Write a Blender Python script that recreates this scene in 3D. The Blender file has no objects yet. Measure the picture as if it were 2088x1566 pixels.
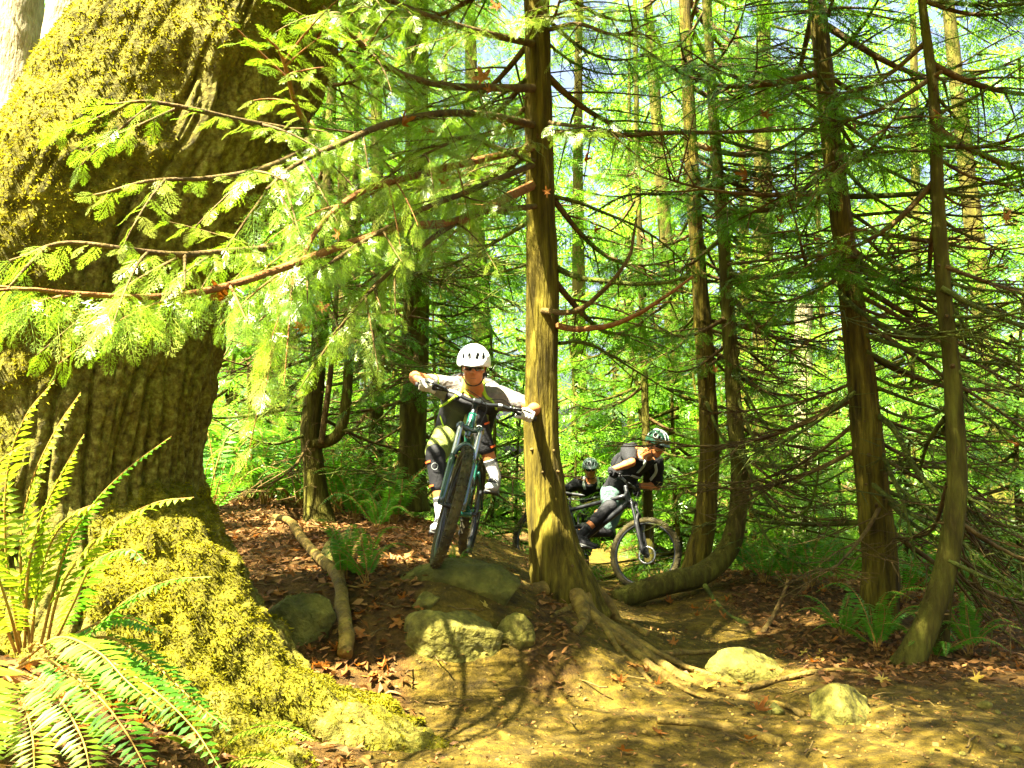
import bpy, math, random
import numpy as np
from mathutils import Vector, Matrix
from mathutils.bvhtree import BVHTree
rng = np.random.default_rng(11)
random.seed(11)
SC = bpy.context.scene
COL = SC.collection

# ---------------------------------------------------------------- camera, sky, sun, exposure
CAM_Z = 1.3
PITCH = math.radians(5.0)
FPX = 1808.0                                   # focal length in pixels of the 2088 px wide photograph
cam = bpy.data.cameras.new('camera')
cam.sensor_width = 36.0
cam.lens = 36.0 * FPX / 2088.0
cam.clip_start = 0.05
cam.clip_end = 900
camo = bpy.data.objects.new('camera', cam)
COL.objects.link(camo)
camo.location = (0, 0, CAM_Z)
camo.rotation_euler = (math.pi / 2 + PITCH, 0, 0)
SC.camera = camo

SUN = Vector((-0.38, -0.32, 0.87)).normalized()   # towards the sun
world = bpy.data.worlds.new('World')
SC.world = world
world.use_nodes = True
wn = world.node_tree
sky = wn.nodes.new('ShaderNodeTexSky')
sky.sky_type = 'NISHITA'
sky.sun_disc = False
sky.sun_elevation = math.asin(SUN.z)
sky.sun_rotation = math.atan2(SUN.x, SUN.y)
sky.dust_density = 8.0
sky.air_density = 0.8
sky.ozone_density = 0.4
wn.links.new(sky.outputs[0], wn.nodes['Background'].inputs[0])
wn.nodes['Background'].inputs[1].default_value = 0.05
sl = bpy.data.lights.new('sun', 'SUN')
sl.energy = 5.0
sl.angle = math.radians(0.55)
sl.color = (1.0, 0.93, 0.72)
so = bpy.data.objects.new('sun', sl)
COL.objects.link(so)
so.location = (-6, 4, 14)
so.rotation_euler = SUN.to_track_quat('Z', 'Y').to_euler()
SC.view_settings.view_transform = 'Standard'
SC.view_settings.look = 'None'
SC.view_settings.gamma = 1.0
SC.view_settings.exposure = 3.8
SC.render.engine = 'CYCLES'
SC.cycles.use_denoising = True
SC.cycles.max_bounces = 5
SC.cycles.diffuse_bounces = 3
SC.cycles.glossy_bounces = 2
SC.cycles.transmission_bounces = 4
SC.cycles.transparent_max_bounces = 4
SC.cycles.caustics_reflective = False
SC.cycles.caustics_refractive = False
SC.cycles.sample_clamp_indirect = 6.0

# ---------------------------------------------------------------- helpers
CP, SP = math.cos(PITCH), math.sin(PITCH)
def raydir(px, py):
    u = (px - 1044.0) / FPX
    v = (783.0 - py) / FPX
    return np.array([u, CP - v * SP, SP + v * CP])
def W(px, py, d):
    """point on the sight line of a photograph pixel whose distance ahead (y) is d metres"""
    r = raydir(px, py)
    return np.array([0, 0, CAM_Z]) + r * (d / r[1])
def pix(p):
    x, y, z = p[0], p[1], p[2] - CAM_Z
    f = y * CP + z * SP
    return 1044 + FPX * x / f, 783 - FPX * (-y * SP + z * CP) / f
def mpp(d):
    return d / FPX
def nrm(v):
    v = np.asarray(v, float)
    return v / (np.linalg.norm(v) + 1e-12)

def _hash(ix, iy, iz):
    n = (ix * 374761393 + iy * 668265263 + iz * 2147483647 + 1013904223) & 0xFFFFFFFF
    n = ((n ^ (n >> 13)) * 1274126177) & 0xFFFFFFFF
    n = ((n ^ (n >> 16)) * 2246822519) & 0xFFFFFFFF
    return ((n ^ (n >> 15)) & 0xFFFF) / 32767.5 - 1.0
def vnoise(P):
    P = np.asarray(P, float)
    I = np.floor(P).astype(np.int64)
    f = P - I
    f = f * f * (3 - 2 * f)
    I = I + 100000
    r = 0
    for dx in (0, 1):
        wx = f[..., 0] if dx else 1 - f[..., 0]
        for dy in (0, 1):
            wy = f[..., 1] if dy else 1 - f[..., 1]
            for dz in (0, 1):
                wz = f[..., 2] if dz else 1 - f[..., 2]
                r = r + wx * wy * wz * _hash(I[..., 0] + dx, I[..., 1] + dy, I[..., 2] + dz)
    return r
def fbm(P, o=4, g=0.5):
    P = np.asarray(P, float)
    a, r = 1.0, 0
    for _ in range(o):
        r = r + a * vnoise(P)
        P = P * 2.03 + 17.3
        a *= g
    return r
def sstep(a, b, x):
    t = np.clip((x - a) / (b - a), 0, 1)
    return t * t * (3 - 2 * t)

def mesh_np(name, V, F, mat=None, smooth=False, attrs=None):
    """V (n,3), F (m,k) -> mesh"""
    V = np.ascontiguousarray(V, np.float32)
    F = np.ascontiguousarray(F, np.int32)
    me = bpy.data.meshes.new(name)
    m, k = F.shape
    me.vertices.add(len(V))
    me.vertices.foreach_set('co', V.ravel())
    me.loops.add(m * k)
    me.loops.foreach_set('vertex_index', F.ravel())
    me.polygons.add(m)
    me.polygons.foreach_set('loop_start', np.arange(m, dtype=np.int32) * k)
    if smooth:
        me.polygons.foreach_set('use_smooth', np.ones(m, bool))
    me.update(calc_edges=True)
    for n, a in (attrs or {}).items():
        at = me.attributes.new(n, 'FLOAT', 'POINT')
        at.data.foreach_set('value', np.ascontiguousarray(a, np.float32).ravel())
    if mat is not None:
        me.materials.append(mat)
    return me
def mesh_pd(name, verts, faces, mat=None, smooth=False):
    me = bpy.data.meshes.new(name)
    me.from_pydata([tuple(map(float, v)) for v in verts], [], [tuple(map(int, f)) for f in faces])
    if smooth:
        for p in me.polygons:
            p.use_smooth = True
    me.update()
    if mat is not None:
        me.materials.append(mat)
    return me
def obj(name, me, parent=None, loc=None, rot=None, scale=None, mw=None):
    o = bpy.data.objects.new(name, me)
    COL.objects.link(o)
    if parent is not None:
        o.parent = parent
    if mw is not None:
        o.matrix_basis = mw
    if loc is not None:
        o.location = tuple(loc)
    if rot is not None:
        o.rotation_euler = rot
    if scale is not None:
        o.scale = (scale,) * 3 if np.isscalar(scale) else tuple(scale)
    return o
def tag(o, label, cat, group=None):
    o['label'] = label
    o['category'] = cat
    if group:
        o['group'] = group
    return o
def thing(name, label, cat, loc=(0, 0, 0), group=None):
    o = obj(name, None, loc=loc)
    o.empty_display_size = 0.1
    return tag(o, label, cat, group)
def mat34(x, y, z, o):
    m = Matrix.Identity(4)
    for i in range(3):
        m[i][0], m[i][1], m[i][2], m[i][3] = float(x[i]), float(y[i]), float(z[i]), float(o[i])
    return m

ORD = ['first', 'second', 'third', 'fourth', 'fifth', 'sixth', 'seventh', 'eighth', 'ninth', 'tenth', 'eleventh', 'twelfth',
       'thirteenth', 'fourteenth', 'fifteenth', 'sixteenth', 'seventeenth', 'eighteenth', 'nineteenth', 'twentieth']
TENS = {2: 'twenty', 3: 'thirty', 4: 'forty', 5: 'fifty', 6: 'sixty', 7: 'seventy', 8: 'eighty', 9: 'ninety'}
TENTH = {2: 'twentieth', 3: 'thirtieth', 4: 'fortieth', 5: 'fiftieth', 6: 'sixtieth', 7: 'seventieth', 8: 'eightieth', 9: 'ninetieth'}
def ordinal(i):
    i += 1
    if i <= 20:
        return ORD[i - 1]
    t, u = divmod(i, 10)
    return TENTH[t] if u == 0 else TENS[t] + '-' + ORD[u - 1]

def catmull(P, n):
    """smooth resample of a polyline with columns of any width"""
    P = np.asarray(P, float)
    Q = np.vstack([2 * P[0] - P[1], P, 2 * P[-1] - P[-2]])
    out = []
    m = len(P) - 1
    for t in np.linspace(0, m - 1e-6, n):
        i = int(t)
        f = t - i
        a, b, c, d = Q[i], Q[i + 1], Q[i + 2], Q[i + 3]
        out.append(0.5 * ((2 * b) + (c - a) * f + (2 * a - 5 * b + 4 * c - d) * f * f + (3 * b - a - 3 * c + d) * f ** 3))
    return np.array(out)

def tube_np(P, R, k=6, up=None, flat=1.0, cap=True):
    """swept tube: returns V, F (quads)"""
    P = np.asarray(P, float)
    n = len(P)
    R = np.broadcast_to(np.asarray(R, float), (n,))
    T = np.gradient(P, axis=0)
    T /= np.linalg.norm(T, axis=1)[:, None] + 1e-12
    u = np.array([0.0, 0, 1]) if up is None else np.asarray(up, float)
    if abs(T[0] @ u) > 0.9:
        u = np.array([1.0, 0.2, 0])
    a = np.linspace(0, 2 * math.pi, k, endpoint=False)
    ca, sa = np.cos(a), np.sin(a)
    V = np.empty((n, k, 3))
    for i in range(n):
        u = u - (u @ T[i]) * T[i]
        u /= np.linalg.norm(u) + 1e-12
        s = np.cross(u, T[i])
        V[i] = P[i] + R[i] * (ca[:, None] * s + flat * sa[:, None] * u)
    idx = np.arange(n * k).reshape(n, k)
    F = np.stack([idx[:-1], np.roll(idx, -1, 1)[:-1], np.roll(idx, -1, 1)[1:], idx[1:]], -1).reshape(-1, 4)
    V = V.reshape(-1, 3)
    if cap and k % 2 == 0 and k >= 4:
        caps = []
        for r in (idx[0][::-1], idx[-1]):
            for j in range(k // 2 - 1):
                caps.append([r[j], r[j + 1], r[k - 2 - j], r[k - 1 - j]] if True else None)
        F = np.vstack([F, np.array(caps)])
    return V, F
def merge(parts):
    Vs, Fs, o = [], [], 0
    for V, F in parts:
        Vs.append(V)
        Fs.append(np.asarray(F) + o)
        o += len(V)
    return np.vstack(Vs), np.vstack(Fs)
def quads_mesh(name, Q, mat, rnd=None, smooth=False):
    """Q (n,4,3) loose quads; rnd (n,) stored per vertex"""
    n = len(Q)
    at = {'rnd': np.repeat(rnd, 4)} if rnd is not None else None
    return mesh_np(name, Q.reshape(-1, 3), np.arange(n * 4).reshape(n, 4), mat, smooth, at)
def box_np(c, s, R=None):
    c = np.asarray(c, float)
    h = np.asarray(s, float) / 2
    v = np.array([[x, y, z] for x in (-1, 1) for y in (-1, 1) for z in (-1, 1)]) * h
    if R is not None:
        v = v @ np.asarray(R).T
    F = np.array([[0, 1, 3, 2], [4, 6, 7, 5], [0, 4, 5, 1], [2, 3, 7, 6], [0, 2, 6, 4], [1, 5, 7, 3]])
    return v + c, F
def ell_np(c, r, R=None, nu=16, nv=10):
    th = np.linspace(0, 2 * math.pi, nu, endpoint=False)
    ph = np.linspace(0.02, math.pi - 0.02, nv)
    V = np.stack([np.outer(np.sin(ph), np.cos(th)), np.outer(np.sin(ph), np.sin(th)), np.outer(np.cos(ph), np.ones(nu))], -1).reshape(-1, 3) * np.asarray(r, float)
    if R is not None:
        V = V @ np.asarray(R, float).T
    idx = np.arange(nu * nv).reshape(nv, nu)
    F = np.stack([idx[:-1], idx[1:], np.roll(idx, -1, 1)[1:], np.roll(idx, -1, 1)[:-1]], -1).reshape(-1, 4)
    caps = []
    for r in (idx[0], idx[-1][::-1]):
        for j in range(nu // 2 - 1):
            caps.append([r[j], r[j + 1], r[nu - 2 - j], r[nu - 1 - j]])
    return V + np.asarray(c, float), np.vstack([F, np.array(caps)])

# ---------------------------------------------------------------- materials
def mat(name, c1, c2=None, scale=6.0, stretch=(1, 1, 1), rough=0.75, spec=0.3, bump=0.0, bscale=40.0, bstretch=None,
        trans=0.0, tcol=None, rnd=False, metal=0.0, c3=None, coat=0.0, detail=5.0, lo=0.35, hi=0.65, coords='Object'):
    m = bpy.data.materials.new(name)
    m.use_nodes = True
    nt = m.node_tree
    N, L = nt.nodes, nt.links
    b = N['Principled BSDF']
    out = N['Material Output']
    b.inputs['Roughness'].default_value = rough
    b.inputs['Specular IOR Level'].default_value = spec
    b.inputs['Metallic'].default_value = metal
    b.inputs['Coat Weight'].default_value = coat
    b.inputs['Base Color'].default_value = (*c1, 1)
    col = None
    if c2 is not None or bump > 0:
        tc = N.new('ShaderNodeTexCoord')
        mp = N.new('ShaderNodeMapping')
        mp.inputs['Scale'].default_value = stretch
        L.new(tc.outputs[coords], mp.inputs[0])
    if c2 is not None:
        rp = N.new('ShaderNodeValToRGB')
        e = rp.color_ramp.elements
        e[0].position, e[0].color = lo, (*c1, 1)
        e[1].position, e[1].color = hi, (*c2, 1)
        if c3 is not None:
            k = e.new(0.5 * (lo + hi))
            k.color = (*c3, 1)
        nz = N.new('ShaderNodeTexNoise')
        nz.inputs['Scale'].default_value = scale
        nz.inputs['Detail'].default_value = detail
        nz.inputs['Roughness'].default_value = 0.62
        L.new(mp.outputs[0], nz.inputs['Vector'])
        if rnd:
            at = N.new('ShaderNodeAttribute')
            at.attribute_name = 'rnd'
            oi = N.new('ShaderNodeObjectInfo')
            a1 = N.new('ShaderNodeMath'); a1.operation = 'MULTIPLY_ADD'
            a1.inputs[1].default_value = 0.62; 
            a2 = N.new('ShaderNodeMath'); a2.operation = 'MULTIPLY'
            a2.inputs[1].default_value = 0.38
            L.new(oi.outputs['Random'], a2.inputs[0])
            L.new(at.outputs['Fac'], a1.inputs[0])
            L.new(a2.outputs[0], a1.inputs[2])
            L.new(a1.outputs[0], rp.inputs[0])
        else:
            L.new(nz.outputs['Fac'], rp.inputs[0])
        col = rp.outputs[0]
        L.new(col, b.inputs['Base Color'])
    if bump > 0:
        n2 = N.new('ShaderNodeTexNoise')
        n2.inputs['Scale'].default_value = bscale
        n2.inputs['Detail'].default_value = 6
        mp2 = N.new('ShaderNodeMapping')
        mp2.inputs['Scale'].default_value = bstretch or stretch
        L.new(tc.outputs[coords], mp2.inputs[0])
        L.new(mp2.outputs[0], n2.inputs['Vector'])
        bp = N.new('ShaderNodeBump')
        bp.inputs['Strength'].default_value = bump
        bp.inputs['Distance'].default_value = 0.035
        L.new(n2.outputs['Fac'], bp.inputs['Height'])
        L.new(bp.outputs[0], b.inputs['Normal'])
    if trans > 0:
        tr = N.new('ShaderNodeBsdfTranslucent')
        mx = N.new('ShaderNodeMixShader')
        mx.inputs[0].default_value = trans
        if tcol is not None or col is None:
            tr.inputs[0].default_value = (*(tcol or c1), 1)
            if col is not None:
                mc = N.new('ShaderNodeMix'); mc.data_type = 'RGBA'
                mc.inputs[0].default_value = 0.6
                L.new(col, mc.inputs[6])
                mc.inputs[7].default_value = (*tcol, 1)
                L.new(mc.outputs[2], tr.inputs[0])
        else:
            L.new(col, tr.inputs[0])
        L.new(b.outputs[0], mx.inputs[1])
        L.new(tr.outputs[0], mx.inputs[2])
        L.new(mx.outputs[0], out.inputs[0])
    return m
def mat_mask(name, A, B, attr, bump=0.5, bscale=30, nscale=9.0, soft=0.12, rough=0.85, stretchA=(1, 1, 1), stretchB=(1, 1, 1), scA=8, scB=8, bdist=0.02):
    """two noisy colour sets A=(c,c,c) and B=(c,c,c), chosen by a mesh attribute broken up with noise"""
    m = bpy.data.materials.new(name)
    m.use_nodes = True
    N, L = m.node_tree.nodes, m.node_tree.links
    b = N['Principled BSDF']
    b.inputs['Roughness'].default_value = rough
    b.inputs['Specular IOR Level'].default_value = 0.2
    tc = N.new('ShaderNodeTexCoord')
    cols = []
    for C, st, s in ((A, stretchA, scA), (B, stretchB, scB)):
        mp = N.new('ShaderNodeMapping'); mp.inputs['Scale'].default_value = st
        L.new(tc.outputs['Object'], mp.inputs[0])
        nz = N.new('ShaderNodeTexNoise'); nz.inputs['Scale'].default_value = s; nz.inputs['Detail'].default_value = 7
        nz.inputs['Roughness'].default_value = 0.68
        L.new(mp.outputs[0], nz.inputs['Vector'])
        rp = N.new('ShaderNodeValToRGB'); e = rp.color_ramp.elements
        e[0].position, e[0].color = 0.32, (*C[0], 1)
        e[1].position, e[1].color = 0.68, (*C[2], 1)
        k = e.new(0.5); k.color = (*C[1], 1)
        L.new(nz.outputs['Fac'], rp.inputs[0])
        cols.append(rp.outputs[0])
    at = N.new('ShaderNodeAttribute'); at.attribute_name = attr
    n3 = N.new('ShaderNodeTexNoise'); n3.inputs['Scale'].default_value = nscale; n3.inputs['Detail'].default_value = 6
    L.new(tc.outputs['Object'], n3.inputs['Vector'])
    ad = N.new('ShaderNodeMath'); ad.operation = 'ADD'
    L.new(at.outputs['Fac'], ad.inputs[0]); L.new(n3.outputs['Fac'], ad.inputs[1])
    mr = N.new('ShaderNodeMapRange'); mr.inputs[1].default_value = 1.0 - soft; mr.inputs[2].default_value = 1.0 + soft
    L.new(ad.outputs[0], mr.inputs[0])
    mc = N.new('ShaderNodeMix'); mc.data_type = 'RGBA'
    L.new(mr.outputs[0], mc.inputs[0]); L.new(cols[0], mc.inputs[6]); L.new(cols[1], mc.inputs[7])
    L.new(mc.outputs[2], b.inputs['Base Color'])
    n2 = N.new('ShaderNodeTexNoise'); n2.inputs['Scale'].default_value = bscale; n2.inputs['Detail'].default_value = 8
    n2.inputs['Roughness'].default_value = 0.65
    L.new(tc.outputs['Object'], n2.inputs['Vector'])
    bp = N.new('ShaderNodeBump'); bp.inputs['Strength'].default_value = bump; bp.inputs['Distance'].default_value = bdist
    L.new(n2.outputs['Fac'], bp.inputs['Height']); L.new(bp.outputs[0], b.inputs['Normal'])
    return m

M_ground = mat_mask('ground', [(.03, .016, .003), (.075, .038, .005), (.14, .072, .010)], [(.035, .022, .002), (.085, .055, .003), (.19, .125, .010)],
                    'trail', bump=1.0, bscale=26, nscale=7, scA=14, scB=9, bdist=0.05)
M_litter = mat('leaf_litter', (.08, .034, .008), (.30, .15, .04), c3=(.19, .085, .016), rnd=True, rough=.7, lo=.1, hi=.9, trans=.15)
M_deadleaf = mat('dead_leaf', (.20, .07, .008), (.38, .19, .035), c3=(.30, .11, .012), rnd=True, rough=.6, lo=.1, hi=.9, trans=.35, tcol=(.5, .15, .01))
M_yellowleaf = mat('yellow_leaf', (.38, .26, .03), (.50, .36, .06), rnd=True, rough=.6, lo=.1, hi=.9, trans=.25)
M_maple = mat_mask('maple_bark', [(.05, .036, .004), (.16, .135, .016), (.33, .32, .055)], [(.06, .05, .003), (.13, .115, .004), (.24, .21, .007)],
                   'moss', bump=1.0, bscale=34, nscale=7, scA=30, scB=18, bdist=0.05)
M_moss = mat('moss', (.03, .034, .003), (.38, .32, .010), c3=(.14, .125, .004), rnd=True, rough=.85, spec=.1, lo=.1, hi=.9, trans=.3, tcol=(.40, .36, .008))
M_greenmoss = mat('branch_moss', (.045, .10, .004), (.14, .22, .012), c3=(.08, .15, .006), rnd=True, rough=.9, spec=.1, lo=.1, hi=.9, trans=.3)
M_cedar = mat('cedar_bark', (.022, .016, .002), (.19, .155, .014), c3=(.09, .068, .005), scale=5.5, stretch=(4, 4, .45), bump=1.0, bscale=9,
              bstretch=(6, 6, .6), rough=.85, spec=.15, lo=.3, hi=.72)
M_cedar2 = mat('mossy_bark', (.035, .026, .004), (.13, .125, .014), c3=(.07, .062, .007), scale=6, stretch=(2.5, 2.5, .5), bump=.8, bscale=16,
               bstretch=(4, 4, .5), rough=.9, spec=.15, lo=.3, hi=.72)
M_palebark = mat('pale_bark', (.16, .12, .06), (.42, .36, .22), c3=(.30, .24, .13), scale=8, stretch=(2.5, 2.5, .7), bump=.6, bscale=20, rough=.85, lo=.3, hi=.7)
M_branch = mat('branch_bark', (.06, .034, .008), (.15, .10, .02), c3=(.095, .06, .011), scale=12, rough=.85, bump=.5, bscale=60)
M_mossbranch = mat('mossy_branch', (.045, .055, .006), (.12, .15, .012), c3=(.08, .095, .008), scale=14, rough=.9, bump=.7, bscale=70)
M_redbranch = mat('red_branch', (.15, .055, .010), (.26, .12, .025), scale=12, rough=.8, bump=.5, bscale=60)
M_root = mat('root_bark', (.07, .045, .006), (.24, .16, .022), c3=(.14, .09, .012), scale=10, rough=.8, bump=.6, bscale=45)
M_rock = mat('mossy_rock', (.06, .05, .005), (.21, .18, .025), c3=(.12, .105, .012), scale=16, rough=.85, bump=1.0, bscale=26, lo=.36, hi=.66, detail=9)
M_darkrock = mat('dark_mossy_rock', (.035, .036, .005), (.15, .135, .018), c3=(.075, .072, .009), scale=7, rough=.9, bump=.8, bscale=30, lo=.3, hi=.7)
GRN = dict(rnd=True, rough=.5, spec=.12, lo=.05, hi=.95)
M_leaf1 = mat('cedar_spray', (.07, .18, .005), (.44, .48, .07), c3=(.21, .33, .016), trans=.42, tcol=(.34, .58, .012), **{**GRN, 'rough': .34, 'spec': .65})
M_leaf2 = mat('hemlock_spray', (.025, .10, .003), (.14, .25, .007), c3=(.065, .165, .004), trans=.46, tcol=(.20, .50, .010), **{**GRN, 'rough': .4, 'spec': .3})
M_leaf3 = mat('far_spray', (.03, .12, .005), (.22, .32, .022), c3=(.09, .21, .008), trans=.45, tcol=(.28, .58, .025), **{**GRN, 'rough': .36, 'spec': .5})
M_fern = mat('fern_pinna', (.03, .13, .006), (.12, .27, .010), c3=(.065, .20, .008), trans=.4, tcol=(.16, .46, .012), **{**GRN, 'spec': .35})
M_fernlit = mat('sunlit_yellow_fern', (.08, .18, .006), (.30, .36, .02), c3=(.18, .28, .010), trans=.42, tcol=(.40, .54, .012), **{**GRN, 'spec': .4})  # fern green lightened towards yellow, sunlight put into the colour
M_rachis = mat('fern_stalk', (.20, .10, .012), (.32, .20, .03), scale=20, rough=.6)
# ---------------------------------------------------------------- ground
CTRL = [(1044, 1566, 3.55), (1300, 1450, 4.45), (1500, 1560, 3.6), (1900, 1560, 3.55), (1750, 1440, 4.45), (2080, 1395, 5.0), (1600, 1290, 6.75),
        (1420, 1390, 5.15), (1330, 1262, 7.0), (1290, 1207, 8.75), (1210, 1189, 11.3), (1130, 1232, 6.0), (1190, 1250, 5.8), (900, 1166, 5.15), (1010, 1182, 5.6),
        (930, 1332, 4.65), (900, 1400, 4.5), (1050, 1450, 4.35), (650, 1070, 8.3), (500, 1062, 8.0), (450, 1150, 6.0), (560, 1200, 5.3), (620, 1320, 4.6),
        (700, 1400, 4.3), (800, 1500, 3.95), (700, 1566, 3.5), (300, 1540, 3.4), (60, 1400, 3.3), (60, 1560, 2.9), (400, 1010, 13.5), (800, 1048, 10.0),
        (960, 1130, 6.3), (1000, 1098, 8.2), (1790, 1280, 6.9), (1860, 1355, 5.65), (1650, 1180, 10.0), (2000, 1210, 9.0), (1420, 1165, 8.5), (1250, 1215, 7.8),
        (780, 1200, 5.2), (2088, 1566, 3.5), (1250, 1330, 5.2), (1180, 1450, 4.4), (350, 1300, 4.6), (0, 1200, 4.6), (1240, 1566, 3.55)]
cp = np.array([W(*c) for c in CTRL] + [(-6, 2, .55), (-8, 8, 1.0), (-10, 16, 1.0), (0, 17, .25), (8, 15, -.25), (7, 8, .0), (6, 3, .05), (0, 1, .05), (-2, 1, .3), (3, 1, .05), (0, -4, .0), (-8, -4, .4), (8, -4, 0)])
def _tps(A, B):
    r2 = ((A[:, None, :2] - B[None, :, :2]) ** 2).sum(-1)
    return 0.5 * r2 * np.log(r2 + 1e-9)
_n = len(cp)
_K = _tps(cp, cp) + 0.04 * np.eye(_n)
_P = np.hstack([np.ones((_n, 1)), cp[:, :2]])
_sol = np.linalg.solve(np.block([[_K, _P], [_P.T, np.zeros((3, 3))]]), np.concatenate([cp[:, 2], np.zeros(3)]))
def hbase(x, y):
    x = np.asarray(x, float); y = np.asarray(y, float)
    sh = x.shape
    Q = np.stack([x.ravel(), y.ravel()], -1)
    z = np.empty(len(Q))
    for i in range(0, len(Q), 20000):
        q = Q[i:i + 20000]
        z[i:i + 20000] = _tps(q, cp) @ _sol[:_n] + _sol[_n] + q @ _sol[_n + 1:]
    far = 0.35 - 0.055 * np.clip(Q[:, 0], -14, 14)
    d = np.sqrt(Q[:, 0] ** 2 + (Q[:, 1] - 6) ** 2)
    t = sstep(8.5, 13, d)
    return (z * (1 - t) + far * t).reshape(sh)
def hgt(x, y):
    x = np.asarray(x, float); y = np.asarray(y, float)
    P = np.stack([x, y, np.zeros_like(x)], -1)
    return hbase(x, y) + 0.035 * fbm(P * 1.7, 3) + 0.016 * fbm(P * 6 + 5, 3) + 0.35 * sstep(14, 40, np.hypot(x, y)) * fbm(P * .12, 3)
def hz(x, y):
    return float(hgt(np.array([x]), np.array([y]))[0])
def wl(pts):
    return np.array([W(*p)[:2] for p in pts])
TRAILS = [(wl([(1000, 1700, 2.9), (1000, 1500, 4.0), (955, 1400, 4.5), (960, 1250, 4.9), (1000, 1180, 5.6), (1010, 1110, 7.8), (1060, 1090, 11)]), .27),
          (wl([(1550, 1700, 2.9), (1480, 1500, 4.0), (1420, 1380, 5.2), (1340, 1265, 7.0), (1295, 1205, 8.8), (1230, 1150, 11.8), (1180, 1110, 16)]), .62),
          (wl([(1100, 1520, 3.8), (1500, 1480, 4.2), (1800, 1470, 4.3), (2300, 1440, 4.3)]), .62),
          (wl([(1100, 1600, 3.3), (1500, 1600, 3.3), (1900, 1600, 3.3), (2400, 1600, 3.2)]), .6)]
def dseg(Q, L):
    best = np.full(len(Q), 1e9)
    for a, b in zip(L[:-1], L[1:]):
        ab = b - a
        t = np.clip(((Q - a) @ ab) / (ab @ ab), 0, 1)
        best = np.minimum(best, np.linalg.norm(Q - a - t[:, None] * ab, axis=1))
    return best
def trail_mask(x, y):
    Q = np.stack([np.ravel(x), np.ravel(y)], -1)
    m = np.zeros(len(Q))
    for L, w in TRAILS:
        m = np.maximum(m, 1 - sstep(w * .7, w * 1.5, dseg(Q, L)))
    return m
gx = np.concatenate([-np.geomspace(300, 5.05, 40), np.arange(-5, 5.01, .055), np.geomspace(5.05, 300, 40)])
gy = np.concatenate([-np.geomspace(120, 1.1, 20) + 2, np.arange(1.0, 13.0, .055), np.geomspace(13.05, 500, 50)])
GX, GY = np.meshgrid(gx, gy)
GZ = hgt(GX.ravel(), GY.ravel())
tm = trail_mask(GX, GY)
idx = np.arange(GX.size).reshape(GX.shape)
F = np.stack([idx[:-1, :-1], idx[:-1, 1:], idx[1:, 1:], idx[1:, :-1]], -1).reshape(-1, 4)
gp = np.stack([GX.ravel(), GY.ravel(), GZ], -1)
near = (np.abs(gp[:, 0]) < 5.2) & (gp[:, 1] < 13)
gp[near, 2] += tm[near] * .006 * fbm(gp[near] * 40, 2) + .010 * (1 - tm[near]) * fbm(gp[near] * 25, 2)
ground = obj('ground', mesh_np('ground', gp, F, M_ground, True, {'trail': tm * .62 + .20}))
ground['kind'] = 'structure'

def ground_hit(px, py, dmin=1.5, dmax=20):
    """where the sight line of a pixel meets the ground"""
    ds = np.arange(dmin, dmax, .04)
    P = np.array([W(px, py, d) for d in ds])
    below = P[:, 2] < hgt(P[:, 0], P[:, 1])
    i = int(np.argmax(below)) if below.any() else len(ds) - 1
    return np.array([P[i, 0], P[i, 1], hz(P[i, 0], P[i, 1])])

# ---------------------------------------------------------------- leaf shapes
def leaf_outline():
    pts = []
    lobes = [(-118, .55), (-62, .85), (0, 1.0), (62, .85), (118, .55)]
    for i, (a, l) in enumerate(lobes):
        for da, k in ((-15, .55), (-9, .84), (-4, .8), (0, 1.0), (5, .8), (10, .82), (16, .55)):
            t = math.radians(a + da)
            pts.append((math.sin(t) * l * k, math.cos(t) * l * k))
        if i < 4:
            t = math.radians(a + 30)
            pts.append((math.sin(t) * .36, math.cos(t) * .36))
    pts.append((.04, -.12)); pts.append((.015, -.75)); pts.append((-.015, -.75)); pts.append((-.04, -.12))
    return np.array(pts)
LO = leaf_outline()
def leaf_mesh(name, curl, twist, seed, m, thick=False):
    n = len(LO)
    R = np.linspace(0, 1, 3)[1:]
    V = [np.zeros((1, 3))]
    for r in R:
        V.append(np.column_stack([LO * r, np.zeros(n)]))
    V = np.vstack(V)
    rad2 = V[:, 0] ** 2 + V[:, 1] ** 2
    V[:, 2] = curl * rad2 * .5 + twist * V[:, 0] * V[:, 1] + .10 * vnoise(V * 3 + seed * 7.7) + .06 * np.abs(V[:, 0]) * 2
    if abs(curl) > .8:
        a = V[:, 0] * curl * 1.2
        V[:, 2] += np.abs(V[:, 0]) * .7
        V[:, 0] *= .55
    F = [(0, 1 + i, 1 + (i + 1) % n) for i in range(n)]
    me = bpy.data.meshes.new(name)
    q = [(1 + i, 1 + n + i, 1 + n + (i + 1) % n, 1 + (i + 1) % n) for i in range(n)]
    me.from_pydata(V.tolist(), [], F + q)
    me.update()
    at = me.attributes.new('rnd', 'FLOAT', 'POINT')
    at.data.foreach_set('value', (np.full(len(V), ((seed * .37) % 1)) + .12 * vnoise(V * 4 + seed)).astype(np.float32))
    me.materials.append(m)
    return me

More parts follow.
